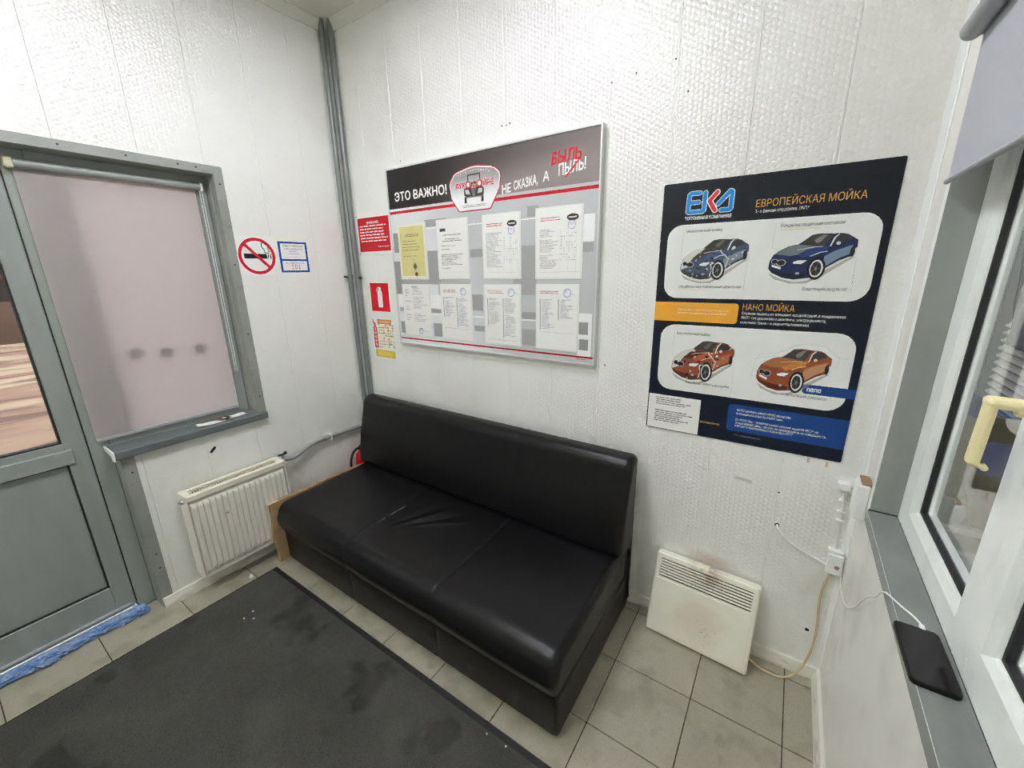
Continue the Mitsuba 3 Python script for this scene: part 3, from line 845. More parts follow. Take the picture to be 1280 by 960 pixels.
# front plate with upright ridges
ny, nz = 17 * 12 + 1, 44
Y, Z = np.meshgrid(np.linspace(RY0 + 0.012, RY1 - 0.012, ny), np.linspace(RZ0 + 0.002, RZ1 - 0.026, nz), indexing='ij')
ph = (Y - Y.min()) / (Y.max() - Y.min()) * 17
env = np.clip((Z - RZ0 - 0.022) / 0.02, 0, 1) * np.clip((RZ1 - 0.052 - Z) / 0.008, 0, 1)
rid = np.clip(np.sin(PI * (ph % 1)) * 2.6 - 0.25, 0, 1)
Xf = RX1 - 0.012 + 0.012 * rid * env
v = np.stack([Xf, Y, Z], -1).reshape(-1, 3)
i = np.arange(ny * nz).reshape(ny, nz)
f = np.vstack([np.stack([i[:-1, :-1], i[1:, :-1], i[1:, 1:]], -1).reshape(-1, 3), np.stack([i[:-1, :-1], i[1:, 1:], i[:-1, 1:]], -1).reshape(-1, 3)])
n = ny * nz
rim = np.r_[i[:, 0], i[-1, 1:], i[::-1, -1][1:], i[0, ::-1][1:-1]]
r2 = np.roll(rim, -1)
vb = v.copy()
vb[:, 0] = RX1 - 0.03
plate = trimesh.Trimesh(np.vstack([v, vb]), np.vstack([f, f[:, ::-1] + n, np.stack([rim, rim + n, r2 + n], 1), np.stack([rim, r2 + n, r2], 1)]), process=False)
add('front_panel', plate, 'radiator_white', ra, smooth=35)
add('side_panel', box(RX0, RX1 - 0.005, RY0, RY0 + 0.008, RZ0 + 0.01, RZ1 - 0.003, 0.002), 'radiator_white', ra, smooth=False)
add('side_panel', box(RX0, RX1 - 0.005, RY1 - 0.008, RY1, RZ0 + 0.01, RZ1 - 0.003, 0.002), 'radiator_white', ra, smooth=False)
add('back_panel', box(RX0, RX0 + 0.018, RY0 + 0.012, RY1 - 0.012, RZ0, RZ1 - 0.03), 'radiator_white', ra, smooth=False)
gr = add('top_grille', cat(box(RX1 - 0.016, RX1, RY0 + 0.006, RY1 - 0.006, RZ1 - 0.030, RZ1, 0.003), box(RX0, RX0 + 0.018, RY0, RY1, RZ1 - 0.02, RZ1, 0.002), box(RX1 - 0.026, RX1 - 0.002, RY0, RY1, RZ1 - 0.006, RZ1, 0.002), box(RX0, RX1 - 0.002, RY0, RY0 + 0.032, RZ1 - 0.006, RZ1, 0.002), box(RX0, RX1 - 0.002, RY1 - 0.032, RY1, RZ1 - 0.006, RZ1, 0.002)), 'radiator_cream', ra)
ys = np.linspace(RY0 + 0.038, RY1 - 0.038, 34)
one = mikit.ply(box(RX0 + 0.010, RX1 - 0.014, -0.0023, 0.0023, RZ1 - 0.0035, RZ1 - 0.0005, 0.0008), 'radiator_cream', smooth=False)
for y in ys:
    add('bar', {**one, 'to_world': T().translate([0, float(y), 0])}, None, gr)
fk = add('convector_fin', cat(*[box(RX0 + 0.02, RX1 - 0.032, RY0 + 0.02 + 0.011 * k, RY0 + 0.0215 + 0.011 * k, RZ0 + 0.02, RZ1 - 0.012) for k in range(40)]), 'slot_shade', ra, smooth=False)
labels[fk] = {'kind': 'stuff', 'label': 'convector fins inside the radiator, near black for the slot shade'}
add('bleed_valve', cat(cyl((0.083, RY0 - 0.012, RZ1 - 0.036), (0.083, RY0 + 0.002, RZ1 - 0.036), 0.012, 16), cyl((0.083, RY0 - 0.018, RZ1 - 0.036), (0.083, RY0 - 0.01, RZ1 - 0.036), 0.006, 8)), 'chrome', ra)
for a in (RY0 + 0.09, RY1 - 0.115):
    add('bracket', box(0.0, 0.05, a, a + 0.025, RZ0 - 0.02, RZ0 + 0.05), 'grey_metal', ra)
vk = add('valve', cat(cyl((0.055, RY1 - 0.004, RZ1 - 0.026), (0.055, RY1 + 0.05, RZ1 - 0.026), 0.011, 16), cyl((0.055, RY1 + 0.025, RZ1 - 0.026), (0.055, RY1 + 0.025, RZ1 + 0.004), 0.007, 12)), 'chrome', ra)
lv = box(0.047, 0.063, RY1 + 0.000, RY1 + 0.05, RZ1 + 0.004, RZ1 + 0.011, 0.003)
lv2 = cat(lv, box(0.047, 0.063, RY1 + 0.036, RY1 + 0.052, RZ1 + 0.008, RZ1 + 0.02, 0.003), box(0.047, 0.063, RY1 - 0.002, RY1 + 0.012, RZ1 + 0.006, RZ1 + 0.014, 0.003))
add('lever', lv2, 'black_plastic', vk, label='black butterfly valve lever')
t = thing('heating_pipe', 'grey heating pipe running from radiator along the wall to the corner', 'pipe')
add('pipe', tube([(0.055, RY1 + 0.04, RZ1 - 0.026), (0.05, RY1 + 0.12, RZ1 - 0.030), (0.035, RY1 + 0.20, RZ1 - 0.008), (0.028, RY1 + 0.28, RZ1 + 0.000), (0.024, RY1 + 0.42, RZ1 - 0.002), (0.022, -0.14, RZ1 - 0.006), (0.022, -0.0685, RZ1 - 0.010)], 0.0135, 14), 'pipe_pale', t, smooth=40)
add('clamp', cat(box(0.0, 0.04, -0.345, -0.335, RZ1 - 0.03, RZ1 + 0.016, 0.002)), 'white_plastic', t)
bk_ = thing('wall_sticker', 'small black strip stuck on the left wall between sill and radiator', 'sticker')
m = box(0, 0.004, -0.018, 0.018, -0.006, 0.006, 0.001)
m.apply_transform(trimesh.transformations.rotation_matrix(0.75, (1, 0, 0)))
m.apply_translation((0.0, -0.981, 0.728))
scene[bk_] = mikit.ply(m, 'black_plastic', smooth=False)

# two riser pipes in the corner
for key, lab, x, y, r in (('riser_pipe', 'grey vertical pipe in the corner, left one of the pair', 0.022, -0.052, 0.0145), ('riser_pipe', 'grey vertical pipe in the corner, right one of the pair', 0.056, -0.020, 0.0155)):
    t = thing(key, lab, 'pipe', 'riser pipes in the corner')
    add('pipe', cyl((x, y, 0.0), (x, y, H), r, 24), 'pipe_grey', t, smooth=40)
    add('clamp', cat(cyl((x, y, 1.575), (x, y, 1.597), r + 0.004, 24)), 'pipe_grey', t, smooth=40)
    if y < -0.04:
        add('clamp_screw', cyl((x + 0.002, y - 0.045, 1.588), (x, y - 0.012, 1.584), 0.006, 10), 'screw_dark', t)
    else:
        add('clamp_screw', cyl((x + 0.012, y, 1.58), (x + 0.034, y - 0.002, 1.578), 0.008, 10), 'screw_dark', t)

# ------------------------------------------------------------------ fire extinguisher behind the sofa
t = thing('fire_extinguisher', 'red fire extinguisher half hidden in the corner behind the sofa', 'fire extinguisher')
ex, ey = 0.062, -0.155
add('cylinder', lathe([(0, 0), (0.040, 0), (0.044, 0.005), (0.044, 0.36), (0.036, 0.395), (0.016, 0.415), (0.016, 0.43), (0, 0.43)], (ex, ey, 0.0), 28), 'red_paint', t, smooth=35)
add('valve', cat(cyl((ex, ey, 0.425), (ex, ey, 0.45), 0.014, 14), box(ex - 0.008, ex + 0.008, ey - 0.01, ey + 0.07, 0.45, 0.458, 0.002)), 'black_plastic', t)
add('hose', tube([(ex, ey - 0.01, 0.44), (ex + 0.004, ey - 0.06, 0.43), (ex + 0.01, ey - 0.095, 0.36), (ex + 0.012, ey - 0.09, 0.26), (ex + 0.012, ey - 0.07, 0.16)], 0.008, 12), 'black_plastic', t, smooth=40)

# ------------------------------------------------------------------ floor mat, rag, scraps
t = thing('door_mat', 'large dark grey carpet mat with black rubber edge on the tiles', 'mat')
MX0, MX1, MY0, MY1 = 0.185, 2.06, -2.45, -0.866
add('rubber_edge', cat(box(MX0, MX1, MY0, MY1, 0.0006, 0.004, 0.001)), 'rubber', t, smooth=False, label='black rubber edge')
add('pile', box(MX0 + 0.012, MX1 - 0.02, MY0 + 0.02, MY1 - 0.026, 0.003, 0.0085, 0.002), 'mat_pile', t, smooth=False)
rs = np.random.RandomState(12)
for k, (x, y) in enumerate([(0.42, -1.10), (0.43, -1.145), (0.47, -1.12), (1.80, -0.90), (1.72, -0.905)]):
    b = trimesh.creation.icosphere(1, 0.0035)
    b.vertices = b.vertices * (0.7 + 0.6 * rs.rand(len(b.vertices), 1)) + [x, y, 0.0105 if k < 3 else 0.0068]
    cr = thing('crumb', ('white crumb on the dark mat, the one nearest the radiator of three', 'white crumb on the dark mat, the middle one of three near the radiator', 'white crumb on the dark mat, the one nearest the sofa of three', 'white crumb on the mat edge below the right end of the sofa, right one', 'white crumb on the mat edge below the right end of the sofa, left one')[k], 'crumb', 'crumbs on the mat')
    scene[cr] = mikit.ply(b, 'paper', smooth=False)
t = thing('paper_scrap', 'crumpled white paper scrap on the tiles under the radiator', 'paper scrap')
b = trimesh.creation.icosphere(2, 0.011)
b.vertices = b.vertices * (0.6 + 0.8 * meshkit.noise(b.vertices * 160)[:, None]) + [0.150, -0.985, 0.008]
scene[t] = mikit.ply(b, 'paper', smooth=False)

rg = thing('rag', 'crumpled blue cloth pushed along the bottom of the grey door', 'cloth')
nu, nv = 260, 44
U, A = np.meshgrid(np.linspace(0, 1, nu), np.arange(nv) * 2 * PI / nv, indexing='ij')
yc = -1.372 - 0.85 * U
wv = (0.036 - 0.012 * U) * (0.75 + 0.6 * meshkit.fbm(np.stack([U * 7, U * 0, U * 0], -1), 3, 1)) * np.clip(U / 0.02, 0.1, 1) ** 0.5 * np.clip((1 - U) / 0.02, 0.1, 1) ** 0.5
hv = 0.55 * wv
nn = meshkit.fbm(np.stack([U * 60, np.cos(A) * 1.6, np.sin(A) * 1.6], -1), 3, 7) - 0.5
ridge = np.abs(meshkit.fbm(np.stack([U * 40 + np.cos(A) * 2.5, np.cos(A) * 3.2, np.sin(A) * 3.2], -1), 3, 17) - 0.5)
q = 1 + 1.5 * nn - 6.0 * np.clip(0.07 - ridge, 0, 1)
xc = -0.058 + 0.006 * np.sin(U * 20)
P3 = np.stack([xc + wv * np.cos(A) * q, yc + 0.01 * nn, np.maximum(0.002, hv * 0.9 + hv * np.sin(A) * q)], -1)
P3[..., 0] = np.maximum(P3[..., 0], XF + 0.008)
i = np.arange(nu * nv).reshape(nu, nv)
j = np.roll(i, -1, 1)
f = np.vstack([np.stack([i[:-1], i[1:], j[1:]], -1).reshape(-1, 3), np.stack([i[:-1], j[1:], j[:-1]], -1).reshape(-1, 3)])
scene[rg] = mikit.ply(trimesh.Trimesh(P3.reshape(-1, 3), f[:, ::-1], process=False), 'rag_blue', smooth=25)

# ------------------------------------------------------------------ blinds
t = thing('roller_blind', 'white translucent roller blind pulled down over the window beside the door', 'roller blind')
BX = XF + 0.012
add('fabric', box(BX, BX + 0.0006, -1.374, -0.788, 0.905, 2.02), 'blind_white', t, smooth=False)
add('tube', cyl((BX + 0.012, -1.37, 2.028), (BX + 0.012, -0.772, 2.028), 0.017, 20), 'grey_powder', t, smooth=40, label='grey roller tube')
add('bottom_bar', box(BX - 0.003, BX + 0.006, -1.374, -0.788, 0.893, 0.907, 0.002), 'blind_tube', t)
add('bracket', box(BX - 0.010, BX + 0.03, -1.395, -1.370, 2.008, 2.046, 0.004), 'cream_plastic', t)
add('bracket', box(BX - 0.010, BX + 0.026, -0.772, -0.760, 2.008, 2.046, 0.004), 'white_plastic', t)
for dy in (0.0, 0.010):
    add('bead_chain', tube([(BX + 0.018, -0.766 - dy, 2.01), (BX + 0.018, -0.766 - dy, 1.10)], 0.0016, 6, spl=False), 'white_plastic', t)
t = thing('roller_blind', 'half raised grey roller blind at the top of the right-hand window', 'roller blind')
BX2 = W - 0.016
add('fabric', box(BX2, BX2 + 0.0006, VY1 - 0.03, VY0 - 0.045, 1.808, 2.13), 'blind_grey', t, smooth=False)
add('tube', cyl((BX2 - 0.020, VY1 - 0.03, 2.125), (BX2 - 0.020, VY0 - 0.045, 2.125), 0.021, 28), 'blind_tube', t, smooth=40)
add('bottom_bar', cyl((BX2, VY1 - 0.03, 1.806), (BX2, VY0 - 0.040, 1.806), 0.006, 14), 'blind_tube', t, smooth=40)
add('bracket', cat(cyl((BX2 - 0.020, VY0 - 0.046, 2.125), (BX2 - 0.020, VY0 - 0.038, 2.125), 0.019, 20), box(BX2 - 0.02, W - 0.001, VY0 - 0.044, VY0 - 0.040, 2.112, 2.150)), 'white_plastic', t)

for (y, z), w_ in zip(((-1.162, 1.267), (-1.050, 1.252), (-0.910, 1.249)), ('left', 'middle', 'right')):  # unidentified shapes: discs added to cast the dark spots on the fabric
    t = thing('blind_shade_disc', f'dark round knob added behind the white blind to shade it, {w_} one of three', 'disc', 'discs added behind the blind')
    scene[t] = mikit.ply(cat(cyl((XF - 0.006, y, z), (XF + 0.004, y, z), 0.027, 20), cyl((XF - 0.0295, y, z), (XF - 0.005, y, z), 0.008, 12)), 'black_plastic', smooth=30)

# ------------------------------------------------------------------ signs on the left wall
t = thing('no_smoking_sign', 'round red and white no smoking sign beside the window', 'sign')
add('sheet', box(0.0002, 0.0016, -0.690, -0.482, 1.602, 1.806), 'print_white', t, smooth=False)
S = Flat('left', 0.0016)
c, r = (-0.592, 1.705), 0.094
S.ell(c, r, r, (198, 26, 52), 0, hole=0.83, n=64)
S.rect(c[0] - 0.066, c[1] - 0.012, c[0] + 0.050, c[1] + 0.012, (26, 26, 26), 1)
S.rect(c[0] + 0.055, c[1] - 0.012, c[0] + 0.060, c[1] + 0.012, (26, 26, 26), 1)
S.rect(c[0] + 0.067, c[1] - 0.012, c[0] + 0.072, c[1] + 0.012, (26, 26, 26), 1)
S.line([(c[0] + 0.060, c[1] + 0.017), (c[0] + 0.042, c[1] + 0.018), (c[0] + 0.040, c[1] + 0.034), (c[0] + 0.028, c[1] + 0.050), (c[0] + 0.030, c[1] + 0.064), (c[0] + 0.040, c[1] + 0.072)], 0.004, (26, 26, 26), 1)
S.line([(c[0] + 0.045, c[1] + 0.066), (c[0] + 0.058, c[1] + 0.060), (c[0] + 0.064, c[1] + 0.048), (c[0] + 0.060, c[1] + 0.036), (c[0] + 0.068, c[1] + 0.020)], 0.004, (26, 26, 26), 1)
S.line([(c[0] - 0.060, c[1] + 0.062), (c[0] + 0.060, c[1] - 0.062)], 0.015, (205, 28, 54), 3)
S.done('picture', t)
t = thing('notice', 'white notice with blue border and the number 101 on the left wall', 'notice')
add('sheet', box(0.0002, 0.0014, -0.482, -0.302, 1.612, 1.796), 'print_white', t, smooth=False)
S = Flat('left', 0.0014)
S.rect(-0.475, 1.619, -0.308, 1.786, (24, 66, 150), 0).rect(-0.463, 1.692, -0.320, 1.776, (232, 232, 236), 1).rect(-0.463, 1.629, -0.320, 1.682, (232, 232, 236), 1)
S.done('border', t, 'blue printed border')
for s, z, h, w in (('ОТВЕТСТВЕННЫЙ', 1.759, 0.009, 0.112), ('за противопожарное', 1.745, 0.006, 0.108), ('состояние', 1.732, 0.006, 0.052), ('помещения', 1.719, 0.006, 0.058), ('при пожаре звонить', 1.668, 0.006, 0.110)):
    S.text(s, -0.3915 - w / 2, z, -0.3915 + w / 2, h, (60, 60, 84), 2)
S.line([(-0.452, 1.702), (-0.335, 1.703)], 0.001, (110, 110, 120), 2)
S.text('101', -0.412, 1.637, -0.362, 0.025, (120, 56, 50), 2)
S.done('lettering', t, each=True)

# ------------------------------------------------------------------ signs on the back wall
t = thing('sign', 'red sign with white lettering partly behind the notice board', 'sign')
add('plate', box(0.076, 0.392, -0.004, -0.0004, 1.716, 1.953, 0.0008), 'print_white', t, smooth=False)
S = Flat('back', 0.004)
S.rect(0.092, 1.737, 0.382, 1.934, (190, 28, 40), 0)
S.done('red_field', t, 'red printed field')
S.text('ВНИМАНИЕ!', 0.178, 1.898, 0.290, 0.014, (240, 225, 225), 1, bold=True)
S.text('Администрация', 0.268, 1.760, 0.366, 0.010, (238, 214, 214), 1)
S.done('lettering', t, each=True)
S.scribble(0.108, 1.776, 0.366, 1.890, 0.0175, (238, 214, 214), 1, 3, th=0.42, gap=0.0, minw=0.85)
S.done('small_print', t, stuff=True)
for x, z in ((0.084, 1.945), (0.086, 1.724)):
    add('screw', cyl((x, -0.0055, z), (x, -0.003, z), 0.004, 10), 'screw_dark', t, smooth=False)
t = thing('sign', 'small red square sign showing a white fire extinguisher', 'sign')
add('plate', box(0.139, 0.327, -0.002, -0.0004, 1.364, 1.552), 'print_white', t, smooth=False)
S = Flat('back', 0.002)
S.rect(0.145, 1.370, 0.321, 1.546, (206, 24, 40), 0)
S.done('red_field', t, 'red printed field')
S.rect(0.213, 1.395, 0.257, 1.488, (240, 240, 240), 1, r=0.004)
S.poly([(0.213, 1.485), (0.218, 1.500), (0.228, 1.508), (0.242, 1.508), (0.252, 1.500), (0.257, 1.485)], (240, 240, 240), 1)
S.poly([(0.229, 1.506), (0.229, 1.516), (0.236, 1.522), (0.248, 1.520), (0.246, 1.506)], (240, 240, 240), 1)
S.line([(0.236, 1.519), (0.222, 1.518), (0.210, 1.508), (0.204, 1.494)], 0.007, (240, 240, 240), 1)
S.done('picture', t)
t = thing('instruction_sheet', 'small orange and yellow extinguisher instruction sheet below the red signs', 'instruction sheet')
add('sheet', box(0.130, 0.336, -0.0015, -0.0004, 1.052, 1.330), 'print_white', t, smooth=False)
S = Flat('back', 0.0015)
S.rect(0.180, 1.288, 0.318, 1.318, (206, 128, 62), 0).rect(0.138, 1.068, 0.330, 1.116, (214, 184, 66), 0).rect(0.160, 1.076, 0.308, 1.108, (226, 206, 84), 1)
S.rect(0.180, 1.128, 0.322, 1.284, (244, 232, 206), 0)
S.done('banner', t, each=True)
S.rect(0.136, 1.126, 0.172, 1.272, (190, 50, 62), 0, r=0.012).rect(0.146, 1.270, 0.162, 1.292, (190, 50, 62), 0).line([(0.148, 1.288), (0.136, 1.312)], 0.008, (190, 50, 62), 0)
for k in range(5):
    S.rect(0.146, 1.140 + 0.026 * k, 0.163, 1.158 + 0.026 * k, (232, 196, 196), 1)
rs = np.random.RandomState(3)
for z in np.arange(1.135, 1.28, 0.018):
    for x in np.arange(0.186, 0.318, 0.022):
        if rs.rand() > 0.25:
            S.rect(x, z, x + 0.006 + 0.012 * rs.rand(), z + 0.003 + 0.009 * rs.rand(), [(90, 96, 110), (150, 140, 120), (70, 110, 150), (120, 120, 116)][rs.randint(4)], 1)
S.text('ОГНЕТУШИТЕЛЬ', 0.190, 1.298, 0.308, 0.010, (246, 220, 190), 1)
S.done('picture', t)

# ------------------------------------------------------------------ notice board
nb = thing('notice_board', 'grey notice board with a dark header and eight sheets of paper', 'notice board')
X0, X1, Z0, Z1, DB = 0.4207, 1.708, 1.1856, 2.1648, 0.030
add('backing', box(X0 + 0.004, X1 - 0.004, -DB + 0.004, -0.002, Z0 + 0.004, Z1 - 0.004), 'board_print', nb, smooth=False)
fw = 0.007
for p_ in ([(X0, Z0), (X1, Z0), (X1 - fw, Z0 + fw), (X0 + fw, Z0 + fw)], [(X1, Z0), (X1, Z1), (X1 - fw, Z1 - fw), (X1 - fw, Z0 + fw)], [(X1, Z1), (X0, Z1), (X0 + fw, Z1 - fw), (X1 - fw, Z1 - fw)], [(X0, Z1), (X0, Z0), (X0 + fw, Z0 + fw), (X0 + fw, Z1 - fw)]):
    m = trimesh.creation.extrude_polygon(Polygon(p_), DB - 0.001, engine='earcut')
    v = np.array(m.vertices)
    m = trimesh.Trimesh(np.stack([v[:, 0], -0.001 - v[:, 2], v[:, 1]], 1), m.faces, process=False)
    if m.volume < 0:
        m.invert()
    add('frame', m, 'alu', nb, smooth=False)
fb = DB - 0.004
S = Flat('back', fb)
add('header', box(X0 + fw, X1 - fw, -fb - 0.0004, -fb, 1.956, Z1 - fw), 'header_print', nb, smooth=False, label='dark printed header')
S.rect(X0 + fw, 1.929, X1 - fw, 1.943, (190, 28, 48), 1).rect(X0 + fw, 1.2165, X1 - fw, 1.2245, (170, 24, 44), 1).rect(1.62, 1.2085, 1.665, 1.2115, (200, 90, 100), 1)
S.done('stripe', nb, 'red printed stripe', each=True)
for a, b, c_, d, gr_ in [(0.437, 1.72, 0.497, 1.827, 150), (0.42, 1.483, 0.502, 1.671, 150), (0.698, 1.845, 0.857, 1.881, 165), (0.696, 1.551, 0.791, 1.721, 160), (0.478, 1.542, 0.779, 1.574, 165), (0.771, 1.484, 1.003, 1.574, 178), (1.009, 1.678, 1.096, 1.718, 160), (0.688, 1.404, 0.791, 1.485, 238), (1.632, 1.725, 1.688, 1.835, 238), (0.44, 1.406, 0.516, 1.485, 235), (1.317, 1.495, 1.406, 1.721, 165), (1.272, 1.548, 1.318, 1.573, 165), (1.63, 1.682, 1.685, 1.72, 165), (1.012, 1.409, 1.081, 1.492, 160), (1.019, 1.3, 1.097, 1.329, 160), (0.716, 1.249, 0.791, 1.325, 160), (1.316, 1.381, 1.401, 1.414, 155), (1.32, 1.25, 1.401, 1.33, 165), (1.628, 1.325, 1.673, 1.381, 150), (1.631, 1.253, 1.676, 1.303, 150), (1.355, 1.845, 1.415, 1.891, 165), (0.7, 1.383, 0.784, 1.41, 155), (0.442, 1.382, 0.483, 1.407, 170), (0.44, 1.251, 0.484, 1.321, 160), (0.70, 1.834, 1.62, 1.840, 240), (0.699, 1.372, 1.62, 1.379, 240), (1.62, 1.225, 1.69, 1.42, 236)]:
    S.rect(max(a, X0 + fw), b, min(c_, X1 - fw), d, gr_, 1 if gr_ < 236 or d - b < 0.012 or a < 1.6 else 0)
S.done('mosaic_block', nb, each=True)
S.text('ЭТО ВАЖНО!', 0.477, 1.995, 0.872, 0.044, (244, 244, 242), 2, bold=True)
for s, a, b, z, rt in (('НЕ', 1.217, 1.268, 1.956, 0.10), ('СКАЗКА,', 1.283, 1.412, 1.966, 0.10), ('А', 1.437, 1.468, 1.984, 0.08), ('ПЫЛЬ!', 1.513, 1.640, 1.996, 0.10)):
    S.text(s, a, z, b, 0.038 if s != 'ПЫЛЬ!' else 0.046, (244, 242, 240), 2, bold=True, rot=rt, shear=0.12)
S.text('БЫЛЬ', 1.478, 2.043, 1.618, 0.046, (206, 28, 44), 3, bold=True, rot=0.06, shear=0.12)
S.line([(1.550, 1.990), (1.615, 2.054)], 0.006, (206, 28, 44), 4)
S.done('lettering', nb, each=True)
sh = Polygon(fillet([(0.893, 2.035), (0.930, 2.078), (1.05, 2.100), (1.17, 2.080), (1.209, 2.050), (1.200, 1.985), (1.145, 1.904), (0.952, 1.904), (0.905, 1.965)], [0.03, 0.05, 0.25, 0.06, 0.03, 0.05, 0.006, 0.006, 0.05], 8))
add('emblem', (lambda m: trimesh.Trimesh(np.stack([np.array(m.vertices)[:, 0], -fb - 0.0016 - np.array(m.vertices)[:, 2], np.array(m.vertices)[:, 1]], 1), m.faces, process=False))(trimesh.creation.extrude_polygon(sh.buffer(-0.004), 0.0003, engine='earcut')), 'shield_print', nb, smooth=False, label='shield emblem with an old car front')
S = Flat('back', fb)
S.poly(sh.buffer(0.006), (176, 30, 44), 2).poly(sh.buffer(0.0015), (240, 226, 226), 3)
dk = (62, 58, 58)
S.line([(1.014, 2.040), (1.014, 2.062), (1.088, 2.062), (1.088, 2.040)], 0.006, dk, 6)
S.poly([(0.988, 2.002), (1.011, 2.012), (1.045, 2.030), (1.060, 2.030), (1.074, 2.024), (1.095, 2.010), (1.112, 1.996), (1.110, 1.971), (1.093, 1.962), (1.012, 1.960), (0.987, 1.974)], dk, 6)
S.poly([(0.994, 1.996), (1.016, 1.998), (1.028, 1.974), (0.998, 1.978)], (196, 192, 190), 7).poly([(1.104, 1.996), (1.080, 1.998), (1.070, 1.974), (1.100, 1.978)], (196, 192, 190), 7)
S.poly([(1.034, 2.004), (1.050, 2.010), (1.064, 2.004), (1.058, 1.974), (1.049, 1.964), (1.040, 1.974)], (150, 146, 146), 7)
for k in range(3):
    S.rect(1.041 + 0.007 * k, 1.976, 1.044 + 0.007 * k, 2.002, dk, 8)
S.rect(0.990, 1.960, 1.110, 1.966, (120, 116, 116), 8, r=0.002)
for x in (0.996, 1.101):
    S.rect(x - 0.007, 1.936, x + 0.007, 1.966, (44, 40, 40), 8, r=0.005)
for x in (1.016, 1.087):
    S.ell((x, 2.018), 0.016, 0.018, (176, 26, 40), 9).ell((x, 2.019), 0.0095, 0.011, (250, 236, 226), 10)
for s, a, b in (('ЛУК', 0.933, 0.998), ('М', 1.036, 1.070), ('ЙРЕ', 1.108, 1.172)):
    for dx, dz, col, ly in ((-0.0018, 0, (244, 234, 234), 9), (0.0018, 0, (244, 234, 234), 9), (0, 0.0018, (244, 234, 234), 9), (0, -0.0018, (244, 234, 234), 9), (0, 0, (176, 26, 40), 11)):
        S.text(s, a + dx, 2.006 + dz, b + dx, 0.024, col, ly, bold=True)
arc = 'СЕТЬ АВТОМОЕК'
for k, ch in enumerate(arc):
    if ch != ' ':
        u = k / (len(arc) - 1) * 2 - 1
        S.text(ch, 1.046 + 0.094 * u, 2.076 - 0.014 * u * u, None, 0.0085, (240, 238, 238), 6, rot=-0.28 * u)
S.scribble(0.960, 1.912, 1.130, 1.926, 0.007, (120, 116, 118), 6, 4, gap=0, minw=0.8, align='c')
S.done('emblem_print', nb)
DOCS = [(0.482, 0.697, 1.573, 1.870, 'yellow certificate sheet in the top left pocket of the notice board'), (0.786, 0.995, 1.575, 1.872, 'white certificate with a dark stamp, second in the top row of the board'),
        (1.096, 1.313, 1.575, 1.873, 'price list with dark oval logo, third in the top row of the board'), (1.403, 1.629, 1.574, 1.876, 'price list with dark oval logo at the top right of the notice board'),
        (0.480, 0.698, 1.243, 1.541, 'list with a stamp at its foot in the bottom left of the board'), (0.787, 1.003, 1.243, 1.543, 'white sheet with a short table, second in the bottom row of the board'),
        (1.094, 1.312, 1.243, 1.543, 'white sheet with two long columns, third in the bottom row of the board'), (1.406, 1.620, 1.244, 1.546, 'white sheet with stamp at the bottom right of the notice board')]
